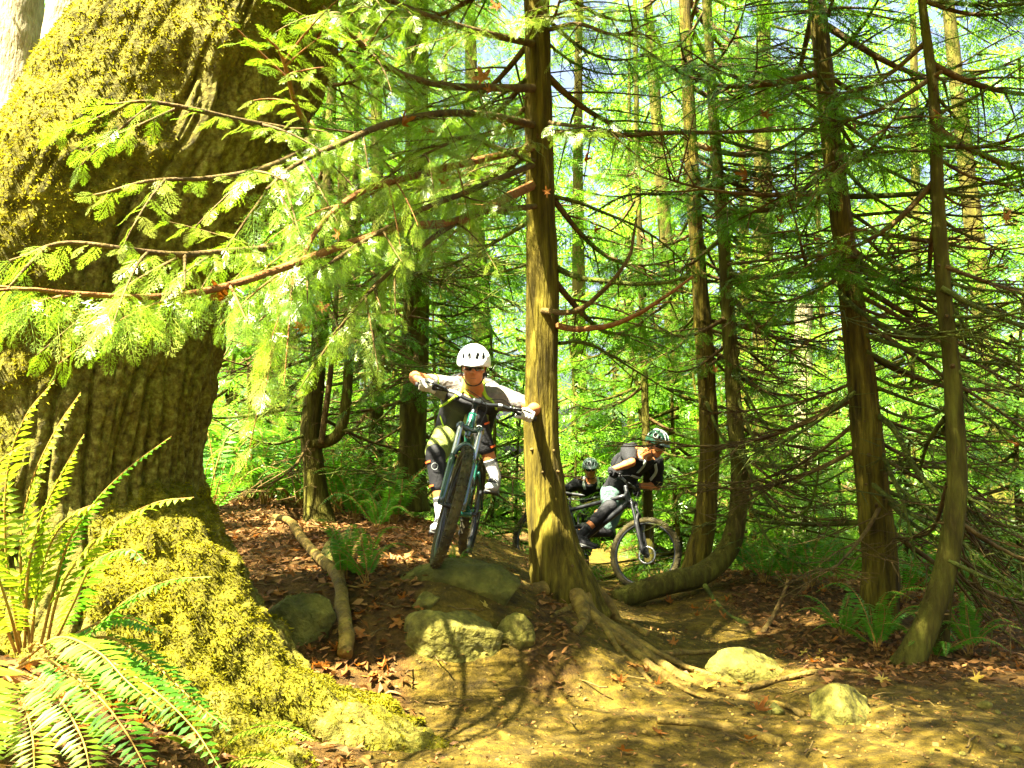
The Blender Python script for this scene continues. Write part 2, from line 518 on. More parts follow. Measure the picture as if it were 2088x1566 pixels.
# leaf litter: uncountable small dead leaves and needles
def litter():
    n = 27000
    x = rng.uniform(-4.5, 4.8, n * 3); y = rng.uniform(1.6, 11.5, n * 3)
    keep = (rng.random(n * 3) < (1 - trail_mask(x, y)) * .8 + .24) & (np.abs(x) < y * .62 + .3) & (rng.random(n * 3) < np.clip(6 / y, .3, 1))
    x, y = x[keep][:n], y[keep][:n]
    n = len(x)
    z = hgt(x, y) + rng.uniform(.004, .03, n)
    tmk = trail_mask(x, y)
    s = rng.uniform(.010, .034, n) * np.where(tmk > .5, .55, 1.0)
    a = rng.uniform(0, 6.28, n)
    tilt = rng.normal(0, .45, (n, 2))
    Z = np.stack([tilt[:, 0], tilt[:, 1], np.ones(n)], -1); Z /= np.linalg.norm(Z, axis=1)[:, None]
    X = np.stack([np.cos(a), np.sin(a), np.zeros(n)], -1); X -= (X * Z).sum(1)[:, None] * Z; X /= np.linalg.norm(X, axis=1)[:, None]
    Y = np.cross(Z, X)
    o = np.stack([x, y, z], -1)
    w = np.where((tmk > .4) & (rng.random(n) < .6), .10, rng.uniform(.25, .8, n))
    fold = rng.uniform(-.1, .5, n)
    tip = o + X * s[:, None] * 1.3
    bk = o - X * s[:, None] * 1.1
    l = o + (Y * w[:, None] + Z * fold[:, None]) * s[:, None]
    r = o + (-Y * w[:, None] + Z * fold[:, None]) * s[:, None]
    mid = o
    Q = np.concatenate([np.stack([bk, mid, tip, l], 1), np.stack([bk, r, tip, mid], 1)])
    rd = rng.random(n)
    o = obj('leaf_litter', quads_mesh('leaf_litter', Q, M_litter, np.concatenate([rd, rd])))
    o['kind'] = 'stuff'
    tag(o, 'brown fallen leaf litter scattered over the slopes beside the dirt trail', 'leaf litter')
litter()
def grit():
    n = 5200
    x = rng.uniform(-2.5, 4.2, n * 3); y = rng.uniform(2.4, 8.5, n * 3)
    k = (trail_mask(x, y) > .35) & (np.abs(x) < y * .62 + .3)
    x, y = x[k][:n], y[k][:n]
    n = len(x)
    V0, F0 = box_np((0, 0, 0), (1, 1, 1))
    V0 = V0 * np.array([1, .8, .7]) * (1 - .25 * (V0[:, 2:] > 0))
    a = rng.uniform(0, 6.28, n)
    s_ = .0035 * np.exp(rng.normal(0, .55, n)); s_ = np.clip(s_, .002, .016)
    c, d = np.cos(a), np.sin(a)
    V = np.empty((n, 8, 3))
    jit = rng.uniform(.7, 1.3, (n, 8, 3))
    P = V0[None] * 2 * jit * s_[:, None, None]
    V[..., 0] = P[..., 0] * c[:, None] - P[..., 1] * d[:, None] + x[:, None]
    V[..., 1] = P[..., 0] * d[:, None] + P[..., 1] * c[:, None] + y[:, None]
    V[..., 2] = P[..., 2] + (hgt(x, y) + s_ * .4)[:, None]
    F = (F0[None] + (np.arange(n) * 8)[:, None, None]).reshape(-1, 4)
    o = obj('trail_grit', mesh_np('trail_grit', V.reshape(-1, 3), F, M_root))
    o['kind'] = 'stuff'
    tag(o, 'loose grit and tiny stones scattered over the packed dirt trail', 'grit')
grit()
# single fallen leaves, pieces of the forest floor
LM = [leaf_mesh('fallen_leaf', c, t, i, M_deadleaf) for i, (c, t) in enumerate([(.35, .1), (.7, -.2), (-.3, .2), (1.0, .1), (.5, .4)])]
LY = [leaf_mesh('fallen_leaf', c, t, i + 9, M_yellowleaf) for i, (c, t) in enumerate([(.25, .1), (.4, -.2)])]
leafpx = [(630, 1340), (690, 1335), (640, 1490), (430, 1500), (355, 1440), (1265, 1400), (1250, 1395), (1320, 1380), (1340, 1405), (1290, 1365), (1460, 1395), (1340, 1500), (1545, 1455),
          (1870, 1440), (1640, 1340), (1660, 1352), (1670, 1340), (1990, 1390), (1800, 1395), (1730, 1355), (1480, 1440), (1270, 1545), (1190, 1200), (1530, 1520), (1440, 1410), (820, 1230),
          (845, 1235), (830, 1300), (815, 1285), (990, 1245), (860, 1245), (770, 1250), (740, 1260), (600, 1480), (1700, 1345)]
for i in range(150):
    u = random.random()
    if u < .5:
        leafpx.append((random.uniform(430, 800), random.uniform(1090, 1400)))
    elif u < .75:
        leafpx.append((random.uniform(20, 560), random.uniform(1330, 1560)))
    else:
        leafpx.append((random.uniform(1350, 2080), random.uniform(1200, 1400)))
for i, (px, py) in enumerate(leafpx):
    p = ground_hit(px, py)
    yel = i in (15, 16, 17, 18, 2, 14, 19, 29, 24)
    me = random.choice(LY if yel else LM)
    obj('fallen_leaf', me, ground, loc=p + np.array([0, 0, .018]), rot=(random.gauss(0, .4), random.gauss(0, .4), random.uniform(0, 6.28)),
        scale=random.uniform(.035, .075) if i >= 35 else random.uniform(.045, .08))

# ---------------------------------------------------------------- trunks
def tufts(P, Nrm, size, n_quads, spread=.9, down=.0):
    """small curved leaflets standing on surface points -> quads"""
    n = len(P)
    out, rd = [], []
    for k in range(n_quads):
        d = Nrm + rng.normal(0, spread, (n, 3)) + np.array([0, 0, -down])
        d /= np.linalg.norm(d, axis=1)[:, None]
        s = np.cross(d, rng.normal(0, 1, (n, 3))); s /= np.linalg.norm(s, axis=1)[:, None] + 1e-9
        L = (size * rng.uniform(.5, 1.4, n))[:, None]
        w = L * rng.uniform(.14, .30, (n, 1))
        bend = rng.normal(0, .25, (n, 3)) * L + np.array([0, 0, -.25]) * L
        b = P - Nrm * .004
        out.append(np.stack([b, b + d * L * .5 + s * w, b + d * L + bend, b + d * L * .5 - s * w], 1))
        rd.append(np.clip(.46 + .30 * vnoise(P * 9) + .32 * vnoise(P * 2.4 + 4) + rng.normal(0, .16, n), 0, 1))
    return np.concatenate(out), np.concatenate(rd)
def vnormals(V, F):
    a, b, c, d = (V[F[:, i]] for i in range(4))
    fn = np.cross(c - a, d - b)
    N = np.zeros_like(V)
    for i in range(4):
        np.add.at(N, F[:, i], fn)
    return N / (np.linalg.norm(N, axis=1)[:, None] + 1e-12)

# the big leaning maple: horizontal rings traced from its silhouette, unseen back and top shaped to let sun past
MD = 4.45
edges = [(-260, 450, 840, 640), (-120, 300, 735, 560), (0, 200, 668, 465), (80, 158, 652, 0), (150, 118, 634, 0), (240, 60, 612, 0), (320, 2, 594, 0), (380, -45, 572, 0), (450, -95, 538, 0), (520, -125, 503, 0),
         (600, -150, 468, 0), (680, -170, 440, 0), (760, -180, 420, 0), (850, -190, 403, 0), (950, -205, 394, 0), (1030, -230, 402, 0), (1110, -270, 425, 0), (1180, -320, 460, 0),
         (1260, -380, 505, 0), (1340, -440, 560, 0), (1450, -520, 640, 0)]
ring = []
for (py, xl, xr, _) in edges:
    a, b = W(xl, py, MD), W(xr, py, MD)
    ring.append((a[2], (a[0] + b[0]) / 2, (b[0] - a[0]) / 2))
ring = np.array(ring)[::-1]
zt = 9.0
zs = np.concatenate([np.arange(ring[0, 0], ring[-1, 0], .013), np.arange(ring[-1, 0], zt, .25)])
topn = ring[-1]
ext = np.vstack([ring, [[zt, topn[1] + 1.3, .26]]])
cx = np.interp(zs, ext[:, 0], ext[:, 1]); rx = np.interp(zs, ext[:, 0], ext[:, 2])
kern = np.ones(15) / 15
cx = np.convolve(np.pad(cx, 7, 'edge'), kern, 'valid'); rx = np.convolve(np.pad(rx, 7, 'edge'), kern, 'valid')
th = np.concatenate([np.linspace(-math.pi * 1.03, .12 * math.pi, 300, endpoint=False), np.linspace(.12 * math.pi, math.pi * .97, 50, endpoint=False)])
TH, ZZ = np.meshgrid(th, zs)
CXm, RXm = np.broadcast_to(cx[:, None], TH.shape), np.broadcast_to(rx[:, None], TH.shape)
lob = 1 + .05 * np.sin(3 * TH + 1.0 + ZZ * .7) + .03 * np.sin(5 * TH + ZZ * 1.6)
KX = (MD - .03 * ZZ) / (MD + .07 * ZZ)
base = np.stack([(CXm + RXm * np.cos(TH)) * KX, MD - .03 * ZZ + RXm * np.where(np.sin(TH) > 0, .5, .92) * np.sin(TH) * lob, ZZ], -1).reshape(-1, 3)
nr = np.stack([np.cos(TH), np.sin(TH), np.zeros_like(TH)], -1).reshape(-1, 3)
mossf = .55 + 1.1 * (.48 - nr[:, 0] + .10 * np.clip(base[:, 2] - 3.2, -1.2, .6)) + .62 * fbm(base * np.array([1.9, 1.9, 1.2]) + 3.1, 3) + .45 * sstep(.9, .3, base[:, 2]) + .15 * sstep(3.0, 3.8, base[:, 2])
mossf = np.clip(mossf, 0, 1)
ang = TH.ravel() * .62
lean = np.interp(ZZ.ravel(), zs, np.gradient(cx, zs))
sdist = ang * RXm.ravel().mean() / .62 * 1.0
# bark furrows follow the trunk: arc length across, stretched along
across = TH.ravel() * .60 + .10 * fbm(base * 1.4, 2)
rid = vnoise(np.stack([across * 17, ZZ.ravel() * 1.5, np.zeros(base.shape[0])], -1))
rid2 = vnoise(np.stack([across * 34 + 7, ZZ.ravel() * 5.5, np.zeros(base.shape[0])], -1))
fur = np.clip(1 - np.abs(rid) * 3.2, 0, 1) ** 1.3
rid3 = vnoise(np.stack([across * 36 + 3, ZZ.ravel() * 3.2, np.ones(base.shape[0])], -1))
bark = -.045 * fur - .018 * np.clip(1 - np.abs(rid3) * 3.5, 0, 1) + .008 * rid2 + .007 * fbm(base * 24, 2)
mm = sstep(.45, .6, mossf)
disp = bark * (1 - .75 * mm) + mm * (.018 + .028 * fbm(base * 6 + 9, 3)) + .035 * fbm(base * 1.8, 2)
V = base + nr * disp[:, None]
nz_, nt_ = TH.shape
idx = np.arange(nz_ * nt_).reshape(nz_, nt_)
F = np.stack([idx[:-1], np.roll(idx, -1, 1)[:-1], np.roll(idx, -1, 1)[1:], idx[1:]], -1).reshape(-1, 4)
maple = thing('maple_tree', 'massive leaning old maple trunk thick with yellow green moss, filling the left side', 'tree', (float(cx[0]), MD, float(hz(cx[0], MD))))
mo = np.array(maple.location)
obj('trunk', mesh_np('maple_trunk', V - mo, F, M_maple, True, {'moss': mossf * .95}), maple)
MOSSP = []
VN = vnormals(V, F)
def moss_sample(V, N, w, n, F):
    vis = (N[:, 1] < .35) & (V[:, 2] < 4.6) & (V[:, 2] > -.1)
    a, b, c, d = (V[F[:, k]] for k in range(4))
    p = (w * vis)[F].mean(1) * np.linalg.norm(np.cross(c - a, d - b), axis=1)
    i = rng.choice(len(F), n, p=p / p.sum())
    u, v = rng.random((2, n, 1))
    P = (a[i] * (1 - u) + b[i] * u) * (1 - v) + (d[i] * (1 - u) + c[i] * u) * v
    return P, N[F[i, 0]]
MOSSP.append(moss_sample(V, VN, sstep(.40, .62, mossf) ** 1.5, 47000, F))
# buttress roots
def root_obj(parent, po, pts, r0, r1, m, k=20, n=60, flat=.8, lump=.12, moss=None, name='root', bare=False):
    P = catmull(np.array([list(W(*p[:3])) if not bare else p[:3] for p in pts]), n)
    t = np.linspace(0, 1, n)
    R = r0 + (r1 - r0) * t ** .8
    R = R * (1 + lump * vnoise(np.stack([t * 9, t * 0 + r0 * 50, t * 0], -1)))
    Vr, Fr = tube_np(P, R, k, flat=flat)
    Nr = vnormals(Vr, Fr)
    Vr = Vr + Nr * (np.minimum(R.max() * .14, .03) * fbm(Vr * 7, 3))[:, None]
    at = None
    if moss is not None:
        an = np.tile(np.arange(k) * (2 * math.pi / k), n)
        ll = np.repeat(t * np.linalg.norm(np.diff(P, axis=0), axis=1).sum(), k)
        Rr = np.repeat(R, k)
        rg = vnoise(np.stack([an * Rr * 16 + .6 * vnoise(Vr * 3), ll * 2.2, an * 0], -1))
        Vr = Vr + Nr * (-.030 * np.clip(1 - np.abs(rg) * 2.8, 0, 1) + .018 * fbm(Vr * 14, 3) + .03 * fbm(Vr * 3.3, 2))[:, None]
        mv = np.clip(moss + .42 * fbm(Vr * 2.8, 3), 0, 1)
        at = {'moss': mv}
        MOSSP.append(moss_sample(Vr, Nr, sstep(.35, .6, mv) * (Nr[:, 2] > -.3), int(15500 * (r0 + r1) * 2.2), Fr))
    return obj(name, mesh_np(name, Vr - po, Fr, m, True, at), parent)
root_obj(maple, mo, [(180, 1010, 4.3), (330, 1130, 4.15), (440, 1290, 4.05), (560, 1430, 4.0), (700, 1490, 3.95), (830, 1535, 3.85), (960, 1590, 3.75)], .33, .08, M_maple, k=48, n=140, flat=.9, lump=.05, moss=.72)
root_obj(maple, mo, [(130, 1080, 4.2), (270, 1240, 3.95), (370, 1390, 3.8), (470, 1500, 3.65), (580, 1580, 3.5), (680, 1650, 3.3)], .28, .08, M_maple, k=48, n=140, flat=.9, lump=.05, moss=.72)
root_obj(maple, mo, [(330, 1000, 4.5), (425, 1150, 4.5), (520, 1300, 4.4), (620, 1385, 4.3), (740, 1440, 4.2), (850, 1490, 4.1)], .21, .06, M_maple, k=40, n=110, flat=.9, lump=.05, moss=.68)
mp_ = np.concatenate([m[0] for m in MOSSP]); mn_ = np.concatenate([m[1] for m in MOSSP])
Q, rd = tufts(mp_, mn_, .016, 2)
ms = obj('moss', quads_mesh('maple_moss', Q - mo, M_moss, rd), maple)
ms['kind'] = 'stuff'

def trunk_obj(parent, po, pts, d, m, k=24, step=.05, extra_top=None, bumps=.045, name='trunk', flute=0.0):
    """pts: (px, py, width px[, depth]) from base up; the depth is the trunk's own distance"""
    A = []
    for p in pts:
        dd = p[3] if len(p) > 3 else d
        A.append([*W(p[0], p[1], dd), p[2] * .5 * mpp(dd)])
    A = np.array(A)
    if extra_top is not None:
        dirv = nrm(A[-1, :3] - A[-3, :3])
        dirv = nrm(dirv + np.array([0, 0, 1.2]))
        A = np.vstack([A, [*(A[-1, :3] + dirv * extra_top * .5), A[-1, 3] * .7], [*(A[-1, :3] + dirv * extra_top), A[-1, 3] * .22]])
    L = np.linalg.norm(np.diff(A[:, :3], axis=0), axis=1).sum()
    C = catmull(A, max(12, int(L / step)))
    P, R = C[:, :3], np.maximum(C[:, 3], .004)
    V, F = tube_np(P, R, k)
    N = vnormals(V, F)
    zz = V[:, 2]
    a = np.tile(np.arange(k), len(P)) * (2 * math.pi / k)
    Rv = np.repeat(R, k)
    V = V + N * (Rv * (bumps * fbm(V * 5, 3) + bumps * 1.2 * vnoise(np.stack([a * 4.5, zz * 1.6, a * 0], -1)) + bumps * .8 * vnoise(np.stack([a * 11, zz * 5, a * 0], -1)))
                 + Rv * flute * np.repeat(sstep(1.0, 0, np.linspace(0, 1, len(P)) * L / .7), k) * np.sin(a * 6 + 1.3))[:, None]
    if name == 'trunk' and L > 3:
        for q in range(10):                                # broken branch stubs and knots
            i = random.randrange(int(len(P) * .12), int(len(P) * .75))
            az = random.uniform(math.pi * .95, math.pi * 2.05)
            dv = np.array([math.cos(az), math.sin(az), random.uniform(-.1, .35)])
            ln = R[i] + random.uniform(.008, .05)
            Vs, Fs = tube_np(np.array([P[i] + dv * R[i] * .7, P[i] + dv * (R[i] + .004), P[i] + dv * ln]), np.array([.018, .012, .007]) * random.uniform(.7, 1.3), 8)
            obj('branch_stub', mesh_np('branch_stub', Vs - po, Fs, M_branch, True), parent)
    return obj(name, mesh_np(name, V - po, F, m, True), parent), P, R
# ---------------------------------------------------------------- foliage templates
def kite(b, d, n, L, w):
    """leaf-shaped quad"""
    s = np.cross(n, d)
    return np.array([b, b + d * L * .42 + s * w * .5, b + d * L, b + d * L * .42 - s * w * .5])
def spray_template(lod, seed):
    r = random.Random(seed)
    Q = []
    nz = np.array([0, 0, 1.0])
    n = {1: 10, 2: 7, 3: 5}[lod]
    Q.append(np.array([[0, -.008, 0], [.5, -.006, 0], [1, 0, 0], [.5, .006, 0]]))
    for i in range(n):
        for sd in (-1, 1):
            t = (i + .5 + .25 * sd * .5) / n
            L = .50 * (1 - t) ** .75 * min(1, .35 + t * 2.2) * r.uniform(.85, 1.15) + .05
            a = math.radians(r.uniform(42, 58) - 12 * t) * sd
            b = np.array([t * .95, 0, 0])
            d = np.array([math.cos(a), math.sin(a), r.uniform(-.08, .08)])
            if lod == 3:
                Q.append(kite(b, d, nz, L, .065))
                continue
            Q.append(kite(b, d, nz, L, .012 if lod == 1 else .022))
            m = max(2, int(L / (.085 if lod == 1 else .12)))
            for j in range(m):
                for s2 in (-1, 1):
                    u = (j + .6 + .2 * s2) / (m + .3)
                    l2 = (.105 if lod == 1 else .14) * (1 - .6 * u) * r.uniform(.8, 1.15)
                    a2 = a + s2 * math.radians(r.uniform(26, 40))
                    Q.append(kite(b + d * L * u, np.array([math.cos(a2), math.sin(a2), r.uniform(-.25, .1)]), nz, l2, .0125 if lod == 1 else .024))
    Q = np.array(Q)
    x, y = Q[..., 0].copy(), Q[..., 1].copy()
    Q[..., 2] += -.22 * x * x - .25 * y * y + .03 * np.sin(x * 9 + seed)
    return Q
SPR = {l: [spray_template(l, 10 * l + s) for s in range(4)] for l in (1, 2, 3)}
def place_sprays(lod, O, X, Z, S):
    """many sprays: origins, directions, normals, sizes -> quads, rnd"""
    X = X / (np.linalg.norm(X, axis=1)[:, None] + 1e-9)
    Z = Z - (Z * X).sum(1)[:, None] * X
    Z = Z / (np.linalg.norm(Z, axis=1)[:, None] + 1e-9)
    Y = np.cross(Z, X)
    Mx = np.stack([X, Y, Z], -1) * S[:, None, None]
    out, rd = [], []
    for v in range(4):
        sel = np.arange(len(O)) % 4 == v
        T = SPR[lod][v]
        q = np.einsum('nij,mkj->nmki', Mx[sel], T) + O[sel][:, None, None, :]
        out.append(q.reshape(-1, 4, 3))
        rd.append(np.repeat(np.clip(rng.normal(.5, .24, sel.sum()), 0, 1), len(T)))
    return np.concatenate(out), np.concatenate(rd)
def sprays_along(P, lod, size, step, t0=.1, side=None, droop=.35, end=True, spread=1.0):
    """sprays set alternately left and right of a curve, drooping; returns O,X,Z,S"""
    P = np.asarray(P)
    seg = np.linalg.norm(np.diff(P, axis=0), axis=1)
    cum = np.concatenate([[0], np.cumsum(seg)])
    L = cum[-1]
    st = np.arange(L * t0, L, step) + rng.uniform(-.3, .3, max(0, len(np.arange(L * t0, L, step)))) * step
    if end:
        st = np.concatenate([st, [L * .985]])
    st = np.clip(st, 0, L * .999)
    O = np.stack([np.interp(st, cum, P[:, i]) for i in range(3)], -1)
    T = np.stack([np.interp(np.clip(st + .03 * L, 0, L), cum, P[:, i]) - np.interp(np.clip(st - .03 * L, 0, L), cum, P[:, i]) for i in range(3)], -1)
    T /= np.linalg.norm(T, axis=1)[:, None] + 1e-9
    n = len(st)
    sd = np.where(np.arange(n) % 2 == 0, 1.0, -1.0) if side is None else np.full(n, float(side))
    up = np.array([0, 0, 1.0]) + rng.normal(0, .18, (n, 3))
    S = np.cross(up, T); S /= np.linalg.norm(S, axis=1)[:, None] + 1e-9
    a = np.radians(rng.uniform(38, 66, n)) * spread
    if end:
        a[-1] = .1
    X = T * np.cos(a)[:, None] + S * (np.sin(a) * sd)[:, None]
    X[:, 2] -= droop * rng.uniform(.3, 1.6, n)
    Z = up + rng.normal(0, .25, (n, 3))
    t = st / L
    sz = size * (1.05 - .45 * t) * rng.uniform(.75, 1.2, n)
    return O, X, Z, sz

def bough_template(seed, lod, L=1.0):
    """a cedar bough along +x of unit length: wood (V,F), foliage quads, rnd"""
    r = random.Random(seed)
    g = np.linspace(0, 1, 14)
    dip = r.uniform(.10, .30)
    P = np.stack([g, .06 * np.sin(g * 5 + seed) * g, -dip * np.sin(g * 2.6) + .12 * g * g], -1)
    wood = [tube_np(P, .017 * (1 - g) + .003, 5 if lod < 3 else 4, cap=False)]
    A = []
    ns = {1: 11, 2: 10, 3: 8}[lod]
    for i in range(ns):
        t = .14 + .82 * (i + r.uniform(.2, .8)) / ns
        sd = 1 if i % 2 else -1
        b = np.array([np.interp(t, g, P[:, k]) for k in range(3)])
        l = (.52 * (1 - t) + .14) * r.uniform(.8, 1.15)
        a = math.radians(r.uniform(40, 62)) * sd
        h = np.linspace(0, 1, 6)
        C = b + np.stack([h * l * math.cos(a), h * l * math.sin(a), -r.uniform(.15, .4) * l * h ** 1.6], -1)
        if lod < 3:
            wood.append(tube_np(C, .006 * (1 - h) + .0015, 4, cap=False))
        A.append(sprays_along(C, lod, .17 if lod < 3 else .26, {1: .05, 2: .06, 3: .10}[lod], t0=.08, droop=.35))
    A.append(sprays_along(P, lod, .17 if lod < 3 else .24, {1: .07, 2: .08, 3: .14}[lod], t0=.55, droop=.3))
    O, X, Z, S = (np.concatenate([a[k] for a in A]) for k in range(4))
    Q, rd = place_sprays(lod, O, X, Z, S)
    return merge(wood), Q, rd
def bare_template(seed):
    """bare dead bough: long sweeping axis with many thin twigs"""
    r = random.Random(seed)
    g = np.linspace(0, 1, 12)
    k = r.uniform(.15, .45)
    P = np.stack([g, .05 * np.sin(g * 4 + seed), -k * g + k * .9 * g ** 2.4], -1)
    W_ = [tube_np(P, .011 * (1 - g) + .0025, 5, cap=False)]
    for i in range(16):
        t = r.uniform(.15, .97)
        b = np.array([np.interp(t, g, P[:, q]) for q in range(3)])
        l = r.uniform(.15, .5) * (1.1 - t * .5)
        a = math.radians(r.uniform(25, 70)) * r.choice((-1, 1))
        h = np.linspace(0, 1, 6)
        e = r.uniform(-.5, .3)
        C = b + np.stack([h * l * math.cos(a), h * l * math.sin(a), (e * h + r.uniform(-.2, .35) * h * h) * l], -1)
        W_.append(tube_np(C, .0042 * (1 - h) + .0012, 3, cap=False))
        for j in range(4):
            u = r.uniform(.25, .95)
            b2 = C[0] * (1 - u) + C[-1] * u
            a2 = a + math.radians(r.uniform(25, 60)) * r.choice((-1, 1))
            l2 = l * r.uniform(.2, .5)
            h2 = np.linspace(0, 1, 4)
            D = b2 + np.stack([h2 * l2 * math.cos(a2), h2 * l2 * math.sin(a2), r.uniform(-.6, .3) * l2 * h2], -1)
            W_.append(tube_np(D, .0022 * (1 - h2) + .0009, 3, cap=False))
    return merge(W_)
def template_mesh(seed, lod, leafm, name='foliage'):
    (V, F), Q, rd = bough_template(seed, lod)
    return mesh_np('branch', V, F, M_branch, True), quads_mesh(name, Q, leafm, rd)
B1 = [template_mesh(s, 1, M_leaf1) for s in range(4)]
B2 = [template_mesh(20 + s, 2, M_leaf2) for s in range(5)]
BARE = []
for s in range(6):
    V, F = bare_template(s)
    BARE.append(mesh_np('bare_branch', V, F, M_mossbranch if s % 2 else M_branch, True))

def add_bough(tree, po, at, az, L, tmpl, pitch=0.0, roll=0.0, name='branch'):
    """one bough from a template pair (branch > foliage)"""
    e = Matrix.Rotation(az, 4, 'Z') @ Matrix.Rotation(pitch, 4, 'Y') @ Matrix.Rotation(roll, 4, 'X') @ Matrix.Scale(L, 4)
    e.translation = Vector(tuple(np.asarray(at) - po))
    if isinstance(tmpl, tuple):
        b = obj(name, tmpl[0], tree, mw=e)
        obj('foliage', tmpl[1], b)
    else:
        b = obj(name, tmpl, tree, mw=e)
    return b

def moss_on(P, R, n, size=.02, hang=.5):
    i = rng.integers(0, len(P), n)
    f = rng.random((n, 1))
    j = np.minimum(i + 1, len(P) - 1)
    b = P[i] * (1 - f) + P[j] * f
    N = rng.normal(0, 1, (n, 3)); N /= np.linalg.norm(N, axis=1)[:, None]
    b = b + N * R[i][:, None] * .8
    return tufts(b, N, size, 1, spread=.5, down=hang)
def traced_branch(tree, po, pts, r0, r1, m=None, leaf=None, moss=0, twigs=0, lod=2, size=.2, step=.07, t0=.2, n=40, droop=.4, side_len=0):
    """a branch whose run is traced in the photograph: pts (px, py, depth)"""
    P = catmull(np.array([W(*p) for p in pts]), n)
    t = np.linspace(0, 1, n)
    P = P + (.012 * np.stack([vnoise(np.stack([t * 7, t * 0 + r0 * 900, t * 0 + q], -1)) for q in range(3)], -1)) * t[:, None]
    R = r0 * (1 - t) + r1 * t
    parts = [tube_np(P, R, 7, cap=False)]
    L = np.linalg.norm(np.diff(P, axis=0), axis=1).sum()
    A = []
    for k in range(twigs):
        u = random.uniform(.15, .98)
        i = min(int(u * (n - 1)), n - 2)
        T = nrm(P[i + 1] - P[i])
        s = nrm(np.cross(T, (0, 0, 1)) * random.choice((-1, 1)) + np.array([0, 0, random.uniform(-.9, .5)]))
        l = random.uniform(.18, .5) if side_len else L * random.uniform(.08, .28)
        h = np.linspace(0, 1, 7)
        C = P[i] + (T * .7 + s * .8) * (h * l)[:, None] + np.array([0, 0, -1]) * (random.uniform(-.1, .35) * l * h ** 2)[:, None]
        parts.append(tube_np(C, min(.006, r0 * .4) * (1 - h) + .0014, 4, cap=False))
        if leaf is not None and side_len:
            A.append(sprays_along(C, lod, size * .85, step, t0=.1, droop=droop))
    V, F = merge(parts)
    b = obj('branch', mesh_np('branch', V - po, F, m or M_branch, True), tree)
    if leaf is not None:
        A.append(sprays_along(P, lod, size, step, t0=t0, droop=droop))
        O, X, Z, S = (np.concatenate([a[k] for a in A]) for k in range(4))
        Q, rd = place_sprays(lod, O, X, Z, S)
        obj('foliage', quads_mesh('foliage', Q - po, leaf, rd), b)
    if moss:
        Q, rd = moss_on(P, R, moss)
        mo_ = obj('moss', quads_mesh('moss', Q - po, M_greenmoss, rd), b)
        mo_['kind'] = 'stuff'
    return b, P

# ---------------------------------------------------------------- near trees
def start_tree(name, label, pts, d, m, top=6.0, cat='tree', k=24, flute=0.0, group=None):
    bse = W(pts[0][0], pts[0][1], pts[0][3] if len(pts[0]) > 3 else d)
    t = thing(name, label, cat, tuple(bse), group)
    _, P, R = trunk_obj(t, bse, pts, d, m, k=k, extra_top=top, flute=flute)
    return t, bse, P, R
def at_height(P, z):
    i = int(np.argmin(np.abs(P[:, 2] - z)))
    return P[i]
NEAR = {}
# centre cedar
T1, o1, P1, R1 = start_tree('cedar_tree', 'thick reddish brown cedar trunk with flared roots between the first rider and the others',
    [(1158, 1262, 165), (1152, 1215, 140), (1138, 1150, 112), (1122, 1070, 92), (1110, 970, 79), (1104, 850, 72), (1105, 700, 68), (1106, 560, 64), (1101, 380, 60), (1098, 200, 56), (1094, 0, 53), (1092, -200, 48)], 6.0, M_cedar, top=5.0, k=40, flute=.10)
NEAR['c'] = (T1, o1, P1)
RT = [([(1190, 1200, 5.9), (1205, 1250, 5.75), (1290, 1300, 5.5), (1370, 1350, 5.3), (1430, 1400, 5.1), (1520, 1450, 4.85), (1600, 1490, 4.6), (1640, 1530, 4.4)], .052, .012),
      ([(1180, 1210, 5.85), (1210, 1265, 5.65), (1270, 1295, 5.45), (1330, 1340, 5.25), (1370, 1380, 5.1), (1410, 1400, 5.05)], .046, .018),
      ([(1175, 1210, 5.8), (1190, 1260, 5.6), (1185, 1310, 5.4), (1172, 1350, 5.25)], .055, .022),
      ([(1200, 1190, 6.0), (1235, 1230, 6.05), (1260, 1262, 6.1), (1290, 1290, 6.0), (1320, 1300, 5.9)], .06, .02),
      ([(1110, 1200, 5.85), (1085, 1215, 5.8), (1060, 1225, 5.7), (1040, 1230, 5.65)], .06, .015),
      ([(1200, 1270, 5.65), (1300, 1330, 5.45), (1400, 1330, 5.75), (1480, 1335, 5.9), (1510, 1345, 5.9)], .03, .012),
      ([(1205, 1250, 5.75), (1240, 1300, 5.5), (1262, 1345, 5.3), (1300, 1390, 5.1), (1330, 1420, 4.95)], .03, .008), ([(1215, 1255, 5.75), (1320, 1320, 5.5), (1420, 1365, 5.4), (1500, 1385, 5.4), (1560, 1390, 5.4)], .03, .009),
      ([(1230, 1270, 5.7), (1300, 1325, 5.45), (1345, 1375, 5.2), (1400, 1440, 4.9), (1440, 1470, 4.75)], .026, .007), ([(1165, 1240, 5.75), (1140, 1290, 5.5), (1125, 1330, 5.3)], .03, .008)]
def hug(pts, lift=.0):
    """keep the far part of a root on the ground"""
    out = []
    for i, p in enumerate(pts):
        q = W(*p)
        if i > 0:
            g = hz(q[0], q[1])
            q[2] = g + lift if i > 1 else max(q[2], g)
        out.append(q)
    return out
for pts, a, b in RT:
    root_obj(T1, o1, hug(pts, .008), a, b, M_root if a < .07 else M_root, k=12, n=50, flat=.9, lump=.2, bare=True)
